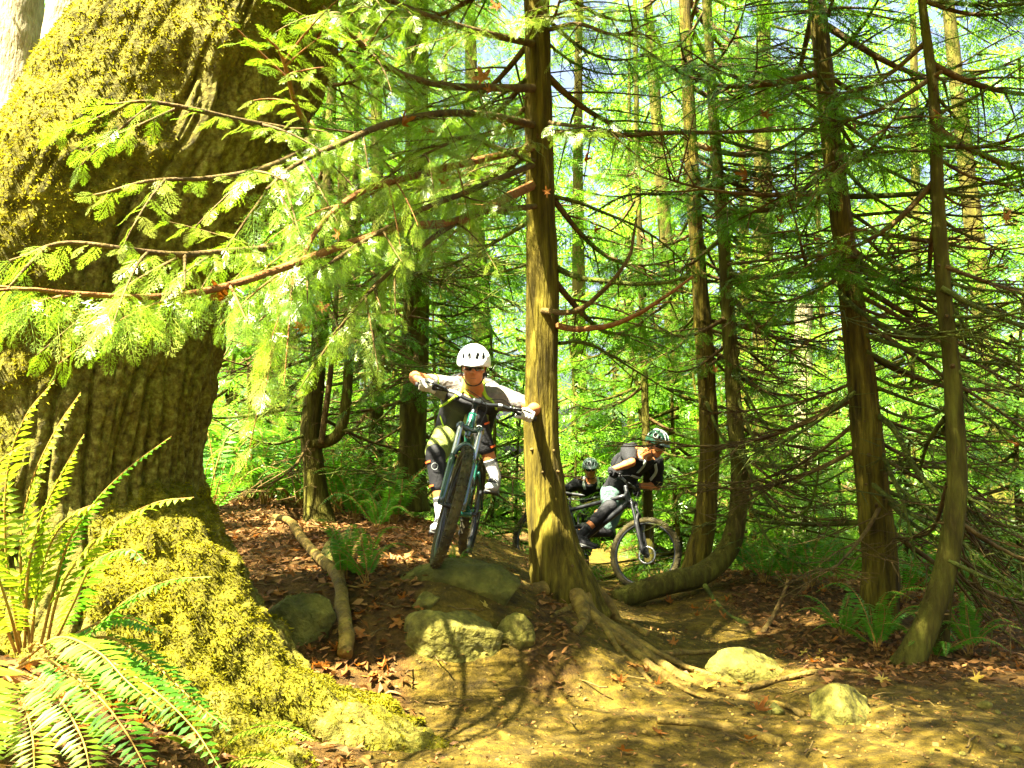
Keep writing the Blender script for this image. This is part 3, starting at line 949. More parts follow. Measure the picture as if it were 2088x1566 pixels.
# the two slender trees right of the second rider
T2, o2, P2, R2 = start_tree('cedar_tree', 'slender straight conifer right behind the second rider, left one of a pair',
    [(1418, 1168, 62), (1424, 1130, 50), (1438, 1060, 43), (1446, 950, 41), (1445, 850, 39), (1436, 700, 36), (1421, 500, 31), (1406, 250, 27), (1396, 0, 24), (1390, -150, 21)], 8.3, M_cedar, top=4.5)
NEAR['a'] = (T2, o2, P2)
T3, o3, P3, R3 = start_tree('cedar_tree', 'slender conifer whose trunk bends at the base and runs along the ground like a hook',
    [(1252, 1224, 40, 7.55), (1310, 1205, 44, 7.65), (1370, 1186, 46, 7.75), (1425, 1174, 46, 7.85), (1478, 1130, 42, 7.95), (1502, 1060, 37, 8.0), (1506, 960, 33, 8.0), (1498, 850, 31, 8.0), (1486, 660, 28, 8.0), (1472, 450, 24, 8.0), (1456, 250, 22, 8.0), (1441, 0, 19, 8.0), (1432, -150, 17, 8.0)], 8.0, M_cedar2, top=4.0)
NEAR['b'] = (T3, o3, P3)
T4, o4, P4, R4 = start_tree('cedar_tree', 'stout brown conifer trunk leaning slightly left in the right part of the wood',
    [(1783, 1310, 105), (1788, 1255, 82), (1796, 1160, 69), (1786, 1050, 66), (1770, 900, 61), (1754, 750, 55), (1735, 600, 48), (1716, 450, 43), (1691, 250, 39), (1666, 0, 35), (1650, -160, 31)], 6.9, M_cedar, top=5.0, k=28)
NEAR['d'] = (T4, o4, P4)
T5, o5, P5, R5 = start_tree('cedar_tree', 'thin conifer with a curved base beside the trail at the right',
    [(1842, 1368, 62), (1868, 1322, 54), (1908, 1225, 46), (1936, 1120, 42), (1950, 1000, 40), (1949, 900, 38), (1940, 750, 35), (1925, 600, 31), (1912, 400, 27), (1904, 200, 22), (1880, 0, 17), (1868, -150, 14)], 5.7, M_cedar2, top=4.0)
NEAR['e'] = (T5, o5, P5)
trunk_obj(T5, o5, [(1918, 1330, 36, 5.85), (1922, 1270, 30, 5.85), (1932, 1190, 26, 5.8), (1942, 1110, 22, 5.75)], 5.8, M_cedar2, k=14, name='side_stem')
# left trees
T6, o6, P6, R6 = start_tree('hemlock_tree', 'dark forked conifer with an elbowed side stem on the leafy bank',
    [(652, 1085, 84), (648, 1040, 56), (640, 960, 44), (634, 870, 44), (644, 770, 37), (654, 660, 32), (661, 550, 28), (668, 400, 25), (676, 200, 21), (682, 0, 18)], 8.5, M_cedar2, top=5.0)
NEAR['f'] = (T6, o6, P6)
trunk_obj(T6, o6, [(640, 905, 26), (668, 900, 25), (690, 884, 24), (702, 845, 22), (709, 780, 21), (716, 660, 18), (722, 500, 15), (726, 300, 12)], 8.45, M_cedar2, k=14, name='side_stem', extra_top=2.0)
trunk_obj(T6, o6, [(655, 905, 14), (662, 850, 13), (674, 760, 12), (684, 640, 10), (690, 500, 8), (692, 300, 6)], 8.4, M_branch, k=10, name='side_stem')
T7, o7, P7, R7 = start_tree('hemlock_tree', 'dark slim conifer trunk standing in ferns just left of the thick dark one',
    [(768, 1030, 40), (766, 960, 33), (768, 800, 31), (772, 640, 29), (770, 400, 26), (766, 100, 22), (764, -100, 20)], 10.0, M_cedar2, top=5)
NEAR['g'] = (T7, o7, P7)
T8, o8, P8, R8 = start_tree('hemlock_tree', 'thick dark conifer trunk directly behind the first rider',
    [(838, 1040, 76), (840, 980, 60), (844, 800, 56), (848, 600, 54), (850, 350, 50), (850, 0, 46), (850, -150, 44)], 9.3, M_cedar2, top=6)
NEAR['h'] = (T8, o8, P8)
T9, o9, P9, R9 = start_tree('cedar_tree', 'reddish conifer trunk showing at the top just right of the mossy maple',
    [(290, 1080, 60), (325, 900, 50), (420, 600, 46), (520, 300, 43), (600, 100, 41), (650, -80, 38)], 6.4, M_cedar, top=5)
NEAR['i'] = (T9, o9, P9)
T10, o10, P10, R10 = start_tree('maple_tree', 'grey trunk in the upper left corner with rough bark',
    [(60, 1060, 170), (52, 800, 140), (45, 500, 120), (38, 200, 112), (30, 0, 108), (20, -200, 100)], 7.5, M_palebark, top=5)
T11, o11, P11, R11 = start_tree('maple_tree', 'sunlit pale trunk leaning behind the left edge of the mossy maple',
    [(20, 1080, 150), (60, 800, 125), (92, 500, 112), (118, 250, 106), (150, 0, 100), (175, -180, 96)], 6.6, M_palebark, top=5)
T12, o12, P12, R12 = start_tree('young_conifer', 'spindly young conifer hung with moss between the thick cedar and the slender pair',
    [(1325, 1150, 22), (1318, 900, 17), (1308, 600, 14), (1300, 350, 12), (1296, 100, 10)], 9.6, M_cedar2, top=3, k=12)
NEAR['j'] = (T12, o12, P12)

# ---- traced branches
def tb(key, pts, r0=.02, r1=.005, **kw):
    t, o, P = NEAR[key]
    return traced_branch(t, o, pts, r0, r1, **kw)
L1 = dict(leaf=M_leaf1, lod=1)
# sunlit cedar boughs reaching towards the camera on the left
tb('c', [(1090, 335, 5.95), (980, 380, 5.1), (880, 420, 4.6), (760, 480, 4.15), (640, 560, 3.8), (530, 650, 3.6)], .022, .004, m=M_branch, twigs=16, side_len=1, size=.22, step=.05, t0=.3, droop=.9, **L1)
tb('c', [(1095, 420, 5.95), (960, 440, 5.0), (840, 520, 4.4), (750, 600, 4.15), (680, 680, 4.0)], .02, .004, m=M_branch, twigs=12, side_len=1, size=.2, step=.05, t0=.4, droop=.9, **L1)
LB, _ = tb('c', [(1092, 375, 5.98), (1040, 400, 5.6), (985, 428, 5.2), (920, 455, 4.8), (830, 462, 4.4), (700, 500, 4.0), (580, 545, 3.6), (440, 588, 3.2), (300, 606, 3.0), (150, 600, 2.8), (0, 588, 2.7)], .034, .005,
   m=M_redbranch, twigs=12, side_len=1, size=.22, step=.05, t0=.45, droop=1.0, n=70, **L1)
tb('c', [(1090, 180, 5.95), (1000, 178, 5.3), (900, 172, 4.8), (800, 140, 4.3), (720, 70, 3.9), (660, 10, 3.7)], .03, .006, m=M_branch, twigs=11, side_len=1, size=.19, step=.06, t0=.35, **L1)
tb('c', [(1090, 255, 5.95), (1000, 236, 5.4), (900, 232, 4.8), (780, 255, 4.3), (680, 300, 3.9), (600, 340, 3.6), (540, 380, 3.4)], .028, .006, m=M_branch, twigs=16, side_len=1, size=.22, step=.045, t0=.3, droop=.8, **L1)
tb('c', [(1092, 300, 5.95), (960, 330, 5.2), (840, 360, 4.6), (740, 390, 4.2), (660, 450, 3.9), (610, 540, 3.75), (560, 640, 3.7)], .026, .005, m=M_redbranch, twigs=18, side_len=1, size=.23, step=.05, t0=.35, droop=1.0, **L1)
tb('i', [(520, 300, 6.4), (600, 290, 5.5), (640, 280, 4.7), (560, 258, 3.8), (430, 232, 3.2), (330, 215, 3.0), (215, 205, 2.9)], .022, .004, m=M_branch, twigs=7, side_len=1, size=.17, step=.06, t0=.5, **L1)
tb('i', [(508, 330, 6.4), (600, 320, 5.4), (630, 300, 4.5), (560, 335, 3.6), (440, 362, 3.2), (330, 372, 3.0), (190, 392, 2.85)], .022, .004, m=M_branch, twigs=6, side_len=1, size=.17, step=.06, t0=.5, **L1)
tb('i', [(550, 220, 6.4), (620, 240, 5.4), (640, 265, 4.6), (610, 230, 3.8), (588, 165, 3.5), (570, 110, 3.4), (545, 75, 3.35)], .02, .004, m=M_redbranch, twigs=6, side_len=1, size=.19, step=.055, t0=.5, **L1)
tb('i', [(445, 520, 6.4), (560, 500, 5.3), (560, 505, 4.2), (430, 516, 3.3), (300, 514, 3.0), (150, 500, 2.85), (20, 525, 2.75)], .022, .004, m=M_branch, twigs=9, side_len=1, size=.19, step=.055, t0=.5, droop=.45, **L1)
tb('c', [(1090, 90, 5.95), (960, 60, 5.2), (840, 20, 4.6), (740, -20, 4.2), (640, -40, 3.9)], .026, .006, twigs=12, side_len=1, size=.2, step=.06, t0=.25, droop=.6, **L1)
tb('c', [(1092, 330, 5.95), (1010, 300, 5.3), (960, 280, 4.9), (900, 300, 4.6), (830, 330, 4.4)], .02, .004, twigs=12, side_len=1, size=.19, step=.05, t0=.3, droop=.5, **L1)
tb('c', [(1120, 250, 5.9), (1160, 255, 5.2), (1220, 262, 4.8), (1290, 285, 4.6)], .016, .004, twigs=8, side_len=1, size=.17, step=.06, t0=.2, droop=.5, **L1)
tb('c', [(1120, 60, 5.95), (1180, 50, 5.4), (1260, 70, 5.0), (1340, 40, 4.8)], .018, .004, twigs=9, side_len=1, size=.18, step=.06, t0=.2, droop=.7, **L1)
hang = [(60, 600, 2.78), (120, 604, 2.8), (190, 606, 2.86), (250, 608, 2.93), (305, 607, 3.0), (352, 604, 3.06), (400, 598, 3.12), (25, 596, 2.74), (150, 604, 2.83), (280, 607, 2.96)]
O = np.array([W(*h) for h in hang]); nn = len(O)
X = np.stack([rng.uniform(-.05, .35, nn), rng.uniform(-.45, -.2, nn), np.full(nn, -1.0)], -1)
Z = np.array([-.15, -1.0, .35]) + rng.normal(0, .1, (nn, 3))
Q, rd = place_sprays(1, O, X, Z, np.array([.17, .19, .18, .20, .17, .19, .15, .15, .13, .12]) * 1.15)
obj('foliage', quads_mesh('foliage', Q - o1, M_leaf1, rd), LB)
# red-brown hooked branches right of the thick cedar
tb('c', [(1136, 664, 5.95), (1180, 672, 5.8), (1240, 664, 5.6), (1300, 640, 5.4), (1350, 608, 5.3), (1412, 566, 5.2)], .024, .008, m=M_redbranch, twigs=3)
tb('c', [(1106, 634, 5.9), (1165, 636, 5.7), (1215, 608, 5.6), (1262, 555, 5.5), (1290, 500, 5.5), (1300, 440, 5.5)], .022, .007, m=M_branch, twigs=4, moss=120)
tb('c', [(1132, 545, 6.0), (1180, 565, 5.9), (1260, 576, 5.8), (1360, 576, 5.7), (1420, 560, 5.7)], .022, .010, m=M_mossbranch, moss=260)
tb('c', [(1140, 700, 6.05), (1200, 700, 6.3), (1300, 760, 6.6), (1400, 820, 7.0)], .014, .004, m=M_mossbranch, twigs=8)
tb('c', [(1128, 400, 6.0), (1200, 420, 6.1), (1330, 480, 6.3), (1420, 560, 6.5)], .016, .004, m=M_mossbranch, moss=150, twigs=6)
tb('c', [(1126, 270, 6.0), (1260, 275, 6.2), (1400, 270, 6.4), (1560, 268, 6.6), (1700, 262, 6.7)], .022, .010, m=M_branch, moss=260, twigs=10, leaf=M_leaf2, size=.18, step=.12)
tb('a', [(1412, 395, 8.2), (1340, 395, 7.6), (1270, 402, 7.2), (1200, 440, 7.0)], .02, .006, m=M_mossbranch, moss=200, twigs=8)
tb('a', [(1415, 390, 8.2), (1500, 360, 7.8), (1580, 350, 7.5), (1680, 300, 7.2)], .022, .008, m=M_mossbranch, moss=240, twigs=8)
tb('b', [(1478, 556, 8.0), (1560, 565, 7.6), (1680, 563, 7.2), (1800, 572, 6.9), (1960, 572, 6.6), (2100, 592, 6.4)], .020, .008, m=M_mossbranch, moss=350, twigs=9)
tb('b', [(1476, 540, 8.0), (1560, 530, 7.6), (1640, 520, 7.3), (1700, 495, 7.0)], .016, .006, m=M_branch, twigs=6)
tb('b', [(1492, 700, 8.0), (1560, 730, 7.7), (1640, 745, 7.4), (1700, 780, 7.2)], .013, .004, m=M_mossbranch, moss=100, twigs=8)
tb('b', [(1500, 800, 8.0), (1540, 900, 7.7), (1600, 965, 7.4), (1660, 990, 7.2), (1730, 955, 7.1)], .018, .006, m=M_mossbranch, moss=150, twigs=8)
tb('b', [(1503, 900, 8.0), (1550, 1000, 7.6), (1605, 1052, 7.4), (1645, 1040, 7.3), (1665, 990, 7.2), (1670, 930, 7.2)], .020, .007, m=M_mossbranch, moss=260, twigs=5)
tb('b', [(1503, 960, 8.0), (1560, 1090, 7.6), (1620, 1145, 7.4), (1700, 1158, 7.3), (1765, 1110, 7.2)], .014, .005, m=M_mossbranch, moss=120, twigs=6)
tb('b', [(1497, 760, 8.0), (1550, 850, 7.7), (1610, 930, 7.5), (1690, 1010, 7.3)], .014, .005, m=M_mossbranch, moss=100, twigs=7)
tb('a', [(1440, 820, 8.2), (1480, 900, 7.9), (1560, 950, 7.6), (1660, 940, 7.4), (1740, 900, 7.2)], .016, .005, m=M_mossbranch, moss=100, twigs=7)
tb('b', [(1500, 620, 8.0), (1580, 700, 7.7), (1700, 760, 7.3)], .012, .004, twigs=8)
# sweeping branches of the stout tree
for pts, a, b, tw, ms_ in [
    ([(1742, 545, 6.9), (1850, 583, 6.6), (1960, 612, 6.4), (2100, 655, 6.2)], .020, .008, 6, 0),
    ([(1748, 600, 6.9), (1850, 655, 6.6), (1950, 720, 6.4), (2100, 800, 6.2)], .020, .008, 6, 0),
    ([(1756, 655, 6.9), (1850, 715, 6.6), (1960, 790, 6.4), (2100, 880, 6.2)], .022, .008, 6, 0),
    ([(1766, 760, 6.9), (1830, 788, 6.7), (1890, 786, 6.6), (1940, 760, 6.5), (1985, 690, 6.5)], .014, .005, 4, 90),
    ([(1774, 820, 6.9), (1830, 846, 6.7), (1890, 850, 6.6), (1935, 826, 6.5), (1955, 770, 6.5)], .014, .005, 4, 90),
    ([(1780, 838, 6.9), (1826, 880, 6.6), (1870, 960, 6.4), (1930, 1020, 6.2), (2020, 1060, 6.1), (2110, 1085, 6.0)], .026, .010, 6, 160),
    ([(1786, 900, 6.9), (1815, 960, 6.7), (1845, 1040, 6.5), (1868, 1140, 6.4)], .020, .008, 4, 100),
    ([(1800, 1008, 6.9), (1850, 1060, 6.6), (1930, 1112, 6.4), (2050, 1200, 6.2), (2110, 1240, 6.1)], .022, .007, 7, 120),
    ([(1795, 930, 6.9), (1840, 1000, 6.6), (1940, 1080, 6.3), (2100, 1270, 6.1)], .020, .006, 7, 120),
    ([(1738, 440, 6.9), (1850, 432, 6.7), (1980, 442, 6.5), (2100, 432, 6.3)], .016, .006, 8, 90),
    ([(1714, 330, 6.9), (1765, 390, 6.7), (1850, 440, 6.6), (1960, 475, 6.5)], .018, .005, 8, 90),
    ([(1728, 505, 6.9), (1660, 525, 7.0), (1580, 560, 7.1), (1480, 572, 7.2)], .016, .006, 8, 120),
    ([(1770, 790, 6.9), (1690, 832, 7.0), (1600, 850, 7.1), (1520, 832, 7.2)], .012, .004, 6, 60),
    ([(1745, 660, 6.9), (1660, 690, 7.0), (1580, 740, 7.1), (1500, 800, 7.2)], .012, .004, 6, 60),
    ([(1690, 240, 6.9), (1600, 180, 6.8), (1480, 150, 6.7), (1380, 90, 6.6)], .016, .005, 10, 60),
    ([(1695, 215, 6.9), (1800, 170, 6.8), (1920, 150, 6.7), (2080, 60, 6.6)], .016, .005, 10, 60),
    ([(1700, 330, 6.9), (1800, 300, 6.8), (1940, 310, 6.7), (2100, 230, 6.6)], .016, .005, 10, 60)]:
    tb('d', pts, a, b, m=M_mossbranch if ms_ > 80 else M_branch, twigs=tw, moss=ms_)
for pts in [[(1944, 690, 5.7), (2000, 672, 5.6), (2050, 645, 5.5), (2110, 612, 5.4)], [(1926, 575, 5.7), (2010, 592, 5.6), (2110, 602, 5.5)], [(1950, 1000, 5.7), (2010, 1030, 5.6), (2110, 1045, 5.5)],
            [(1944, 1090, 5.7), (2020, 1160, 5.6), (2110, 1225, 5.5)], [(1948, 790, 5.7), (2010, 850, 5.6), (2110, 930, 5.5)], [(1930, 610, 5.7), (2000, 700, 5.6), (2110, 760, 5.5)],
            [(1905, 235, 5.7), (2000, 190, 5.6), (2110, 120, 5.5)], [(1912, 390, 5.7), (2000, 400, 5.6), (2110, 380, 5.4)]]:
    tb('e', pts, .014, .005, m=M_mossbranch, moss=110, twigs=8)
for i in range(22):
    y0 = random.uniform(930, 1180)
    x1 = random.uniform(2000, 2150)
    y1 = y0 + random.uniform(80, 260)
    tb('e', [(1942, y0, 5.75), (1942 + (x1 - 1942) * .4, y0 + (y1 - y0) * .55, 6.0), (x1, y1, random.uniform(5.6, 6.6))], random.uniform(.006, .012), .003, m=random.choice((M_mossbranch, M_branch)), twigs=5, n=18)
# mossy dead branches left of the first rider
for k, pts in [('f', [(660, 690, 8.5), (740, 725, 8.1), (840, 748, 7.7), (935, 738, 7.5)]), ('f', [(658, 700, 8.5), (760, 745, 8.2), (880, 762, 7.9), (960, 760, 7.7)]),
               ('f', [(655, 720, 8.5), (590, 800, 8.2), (520, 860, 8.0), (450, 900, 7.8)]), ('f', [(640, 880, 8.5), (560, 905, 8.2), (480, 880, 8.0), (430, 850, 7.8)]),
               ('f', [(690, 880, 8.45), (760, 865, 8.2), (840, 800, 8.0), (930, 770, 7.8)]), ('h', [(840, 690, 9.3), (760, 690, 8.8), (680, 700, 8.4), (600, 695, 8.0), (540, 690, 7.8)]),
               ('h', [(860, 900, 9.3), (930, 960, 8.9), (1010, 960, 8.6), (1070, 920, 8.4)]), ('h', [(866, 640, 9.3), (940, 640, 8.9), (1030, 580, 8.6)]), ('h', [(866, 560, 9.3), (960, 590, 8.9), (1060, 620, 8.6)])]:
    tb(k, pts, .016, .005, m=M_mossbranch, moss=120, twigs=10)

# ---- template boughs on near trees: (tree, z range, count, kind, length)
RL = np.array([W(967, 710, 5.85), W(890, 780, 5.7), W(1045, 815, 5.7), W(930, 900, 6.0), W(1300, 930, 9.2), W(1345, 900, 9.0)])
def shades_rider(at, a, L):
    q = np.asarray(at) + np.array([math.cos(a), math.sin(a), -.15]) * (np.linspace(.2, 1.05, 6) * L)[:, None]
    rel = q[:, None, :] - RL[None]
    tt = rel @ np.array(SUN)
    return bool(((np.linalg.norm(rel - tt[..., None] * np.array(SUN), axis=-1) < .42) & (tt > 0)).any())
def ring_boughs(key, n, z0, z1, L, kinds, az=None, skip=None):
    t, o, P = NEAR[key]
    for i in range(n):
        z = z0 + (z1 - z0) * (i + random.random()) / n
        at = at_height(P, z)
        a = random.uniform(0, 6.28) if az is None else random.uniform(*az)
        k = random.choice(kinds)
        for _ in range(12):
            if not shades_rider(at, a, L):
                break
            a = random.uniform(0, 6.28) if az is None else random.uniform(*az)
        add_bough(t, o, at, a, L * random.uniform(.7, 1.25), k, pitch=random.uniform(-.15, .35), roll=random.uniform(-.3, .3), name='bare_branch' if not isinstance(k, tuple) else 'branch')
ring_boughs('c', 8, 2.6, 5.4, 1.3, B2, az=(-.2, 3.4))
ring_boughs('c', 9, 3.3, 5.6, 1.35, B1, az=(2.3, 4.9))
ring_boughs('i', 6, 3.4, 5.4, 1.2, B1, az=(-1.2, .8))
ring_boughs('a', 18, 2.2, 6.4, 1.3, B2)
ring_boughs('b', 16, 2.2, 6.2, 1.2, B2)
ring_boughs('d', 16, 2.7, 6.2, 1.4, B2)
ring_boughs('e', 12, 2.8, 5.4, 1.1, B2)
ring_boughs('f', 16, 2.6, 6.5, 1.3, B2)
ring_boughs('g', 18, 1.9, 7.0, 1.4, B2)
ring_boughs('h', 19, 2.2, 7.2, 1.5, B2)
ring_boughs('i', 7, 2.5, 5.6, 1.3, B2, az=(-1.5, 1.8))
ring_boughs('j', 13, 1.4, 5.2, .9, B2)
ring_boughs('a', 22, 2.3, 4.6, 1.3, BARE, az=(-1.0, 2.2))
ring_boughs('b', 24, .9, 4.6, 1.2, BARE, az=(-1.0, 1.6))
ring_boughs('d', 26, .8, 4.6, 1.6, BARE)
ring_boughs('d', 14, .7, 3.4, 1.7, BARE, az=(-.7, .7))
ring_boughs('e', 16, .6, 4.4, 1.2, BARE, az=(-1.2, 1.6))
ring_boughs('f', 14, 1.2, 4.0, 1.3, BARE)
ring_boughs('g', 26, .9, 4.6, 1.4, BARE)
ring_boughs('h', 30, .9, 5.0, 1.5, BARE)
ring_boughs('j', 10, 2.4, 4.0, .9, BARE, az=(.3, 2.8))
ring_boughs('c', 8, 2.7, 4.4, 1.3, BARE, az=(.2, 2.9))
# ---------------------------------------------------------------- background wood
def crown_template(seed, H, z0, rmax, nb, step=.12):
    r = random.Random(seed)
    A, Wd = [], []
    for i in range(nb):
        f = (i + r.random()) / nb
        z = z0 + (H - z0) * f
        L = rmax * (1 - f) ** .8 * r.uniform(.7, 1.15) + .25
        az = r.uniform(0, 6.283)
        d = np.array([math.cos(az), math.sin(az), 0]); s = np.array([-d[1], d[0], 0])
        g = np.linspace(0, 1, 7)
        k = r.uniform(.15, .45)
        P = np.array([0, 0, z]) + d * (g * L)[:, None] + np.array([0, 0, 1.0]) * (-k * L * g + .3 * k * L * g ** 3)[:, None]
        Wd.append(tube_np(P, .022 * (1 - g) + .004, 4, cap=False))
        A.append(sprays_along(P, 3, .42, step, t0=.18, droop=.3))
        for q in range(max(1, int(L * 3))):
            t = r.uniform(.25, .9)
            b = P[int(t * 6)]
            l = L * .42 * (1.1 - t)
            sd = r.choice((-1, 1))
            h = np.linspace(0, 1, 4)
            C = b + (d * .7 + s * sd * .8) * (h * l)[:, None] + np.array([0, 0, -.3 * l]) * (h ** 1.5)[:, None]
            A.append(sprays_along(C, 3, .36, step, t0=.1, droop=.35))
    O, X, Z, S = (np.concatenate([a[k] for a in A]) for k in range(4))
    Q, rd = place_sprays(3, O, X, Z, S)
    return Q, rd, merge(Wd)
CR = []
for s in range(4):
    Q, rd, (V, F) = crown_template(s, 14, 4.2 + .8 * s, 1.8, 24)
    CR.append((quads_mesh('crown', Q, M_leaf3, rd), mesh_np('limbs', V, F, M_cedar2)))
YC = []
for s in range(3):
    Q, rd, (V, F) = crown_template(50 + s, 4.2, .25, 1.25, 34, step=.10)
    YC.append((quads_mesh('crown', Q, M_leaf3 if s else M_leaf2, rd), mesh_np('limbs', V, F, M_cedar2)))
def trunk_template(seed, H, r0):
    g = np.linspace(0, 1, 26)
    P = np.stack([.18 * np.sin(g * 3 + seed) * g, .18 * np.cos(g * 2.3 + seed) * g, g * H], -1)
    P -= P[0]
    R = r0 * (1 - .75 * g) + r0 * .6 * np.exp(-g * 30)
    V, F = tube_np(P, R, 14)
    V = V + vnormals(V, F) * (.08 * r0 * fbm(V * 4, 2))[:, None]
    return mesh_np('trunk', V, F, M_cedar2 if seed % 3 else M_cedar, True)
TT = [trunk_template(s, 14, .10 + .025 * s) for s in range(5)]
YT = [trunk_template(s, 4.0, .035) for s in range(2)]
far = []
def put(px, d, young=False, sc=None):
    far.append((px, d, young, sc))
for px, d in [(470, 16), (540, 22), (700, 14.5), (820, 19), (905, 24), (1000, 16), (1180, 18), (1285, 21), (1395, 15), (1530, 19),
              (1560, 13.5), (1690, 22), (1860, 19), (2050, 14), (90, 14), (-60, 11)]:
    put(px, d)
for px, d in [(455, 11), (520, 10.2), (585, 14), (720, 11.8), (790, 12.5), (890, 11), (935, 15), (1000, 11.5), (1055, 12), (1165, 15.5), (1262, 15.5), (1310, 11.2), (1360, 14.5), (1385, 10.6), (1540, 10.2), (1590, 12), (1640, 10.8), (1660, 14),
              (1720, 11), (1745, 13), (1840, 9.8), (1880, 12), (1960, 9.5), (2010, 11), (2075, 9.2), (2120, 12), (480, 15), (650, 16), (760, 17), (1200, 17), (1440, 13), (1490, 15), (1820, 16), (1930, 15.5), (2040, 16), (340, 14), (150, 10), (560, 18), (860, 20), (1080, 19), (1330, 18), (1610, 19), (1780, 20), (1990, 20), (1270, 16), (700, 20), (1420, 20), (420, 19), (2100, 19)]:
    put(px, d, True)
far.sort(key=lambda f: f[0])
ci = [0, 0]
for px, d, young, sc in far:
    x, y = W(px, 941, d)[:2]
    b = (x, y, hz(x, y) - .05)
    i = ci[young]; ci[young] += 1
    if young:
        t = thing('young_conifer', 'low bushy young conifer in the sunny undergrowth, %s of them counted from the left' % ordinal(i), 'tree', b, 'young conifers in the undergrowth')
        a, m = random.choice(YC), random.choice(YT)
        s = random.uniform(.7, 1.15)
    else:
        t = thing('background_conifer', 'tall background conifer behind the riders, %s of the far trunks counted from the left' % ordinal(i), 'tree', b, 'tall conifers in the background')
        a, m = random.choice(CR), random.choice(TT)
        s = random.uniform(.85, 1.2)
    t.rotation_euler = (random.gauss(0, .02), random.gauss(0, .02), random.uniform(0, 6.28))
    t.scale = (s, s, s)
    obj('trunk', m, t); obj('crown', a[0], t); l = obj('limbs', a[1], t); l['kind'] = 'stuff'
# lit broken trunk
t = thing('tree_stump', 'tall broken trunk catching the sun in the right background', 'stump', tuple(ground_hit(1640, 1100)))
trunk_obj(t, np.array(t.location), [(1640, 1110, 46), (1640, 900, 40), (1637, 760, 38), (1637, 690, 36), (1640, 622, 37)], 13.5, M_palebark, k=16)
# the far wood reads as one mass
A = []
for i in range(330):
    d = random.uniform(24, 62)
    px = random.uniform(-500, 2600)
    x, y = W(px, 941, d)[:2]
    h = random.uniform(14, 31)
    n = 46
    f = rng.random(n) ** .8
    z = .6 + f * h
    az = rng.uniform(0, 6.283, n)
    rr = (2.6 * (1 - f) + .3) * rng.uniform(.3, 1, n)
    O = np.stack([x + np.cos(az) * rr, y + np.sin(az) * rr, z], -1)
    X = np.stack([np.cos(az), np.sin(az), rng.normal(-.35, .3, n)], -1)
    Z = np.array([0, 0, 1.0]) + rng.normal(0, .4, (n, 3))
    A.append((O, X, Z, .036 * d * rng.uniform(.7, 1.35, n)))
O, X, Z, S = (np.concatenate([a[k] for a in A]) for k in range(4))
Q, rd = place_sprays(3, O, X, Z, S)
fw = obj('far_wood', quads_mesh('far_wood', Q, M_leaf3, rd))
fw['kind'] = 'stuff'
tag(fw, 'bright sunlit mass of far conifers seen between the trunks', 'wood')

# ---------------------------------------------------------------- shade helper: unseen sprays added above the frame to block sun, hung on near trees
LIT = [(150, 250, 3.9, .75), (260, 60, 3.9, .5), (60, 480, 3.8, .5), (420, 260, 3.9, .25), (60, 900, 3.6, .6), (100, 1100, 3.2, .5), (250, 1050, 3.2, .35), (330, 1050, 2.8, .3), (420, 1180, 3.0, .25),
       (200, 1480, 3.2, .5), (420, 1500, 3.4, .4), (600, 1440, 3.8, .2), (500, 1350, 3.9, .2), (760, 1560, 3.5, .3), (900, 1550, 3.6, .2), (1130, 1465, 4.3, .26), (1090, 1490, 4.2, .1), (900, 1410, 4.5, .08), (960, 1440, 4.4, .07),
       (1040, 1170, 5.6, .18), (1000, 1195, 5.4, .1), (930, 1275, 4.7, .13), (1400, 1330, 5.8, .16), (1230, 1290, 5.4, .12), (1280, 1320, 5.3, .08), (1410, 1385, 5.1, .08), (1570, 1345, 5.4, .08), (1760, 1430, 4.5, .12),
       (1700, 1490, 4.1, .04), (1820, 1510, 3.9, .20), (1660, 1560, 3.6, .10), (1900, 1490, 4.0, .03), (1220, 1540, 3.7, .05), (700, 420, 3.9, .5), (600, 560, 3.6, .4), (300, 640, 3.0, .35), (120, 620, 2.8, .3), (760, 300, 4.3, .4),
       (640, 200, 3.6, .35), (450, 230, 3.2, .25), (900, 250, 4.8, .3), (650, 650, 3.8, .2), (967, 710, 5.85, .34), (890, 780, 5.7, .3), (1040, 812, 5.7, .14), (940, 900, 6.0, .3), (930, 1000, 5.3, .25), (1205, 960, 11.7, .3), (1300, 930, 9.2, .45), (1105, 520, 5.9, .18), (1090, 300, 5.9, .1), (1280, 940, 8.7, .12),
       (700, 1170, 5.2, .12), (650, 1150, 5.5, .1), (740, 1240, 5.0, .12), (600, 1180, 5.5, .08), (1000, 170, 5.3, .2), (1150, 230, 5.6, .25), (860, 440, 4.6, .3), (880, 80, 4.7, .3)]
LIT += [(px, py, d, .24) for px, py, d in [(20, 640, 2.75), (100, 650, 2.8), (180, 650, 2.85), (260, 650, 2.95), (340, 650, 3.05), (420, 640, 3.15), (100, 520, 2.85), (220, 520, 2.95), (340, 530, 3.1), (250, 390, 2.95), (380, 380, 3.1), (500, 360, 3.3), (300, 220, 3.0), (420, 240, 3.15),
         (560, 120, 3.4), (600, 200, 3.5), (520, 560, 3.4), (620, 480, 3.7), (680, 560, 3.8), (740, 380, 4.2), (680, 320, 3.9), (800, 260, 4.4), (820, 150, 4.4), (720, 80, 4.0), (900, 180, 4.8), (600, 620, 3.7), (760, 480, 4.2)]]
LIT += [(140, 100, 6.5, .5), (60, 300, 6.5, .4), (40, 80, 7.4, .4)]
LIT += [(px, py, 3.95, .42) for px, py in [(250, 60), (330, 180), (120, 260), (230, 330), (60, 400), (150, 480), (60, 640), (30, 760), (60, 880), (330, 60)]]
LITP = np.array([W(*l[:3]) for l in LIT]); LITR = np.array([l[3] for l in LIT])
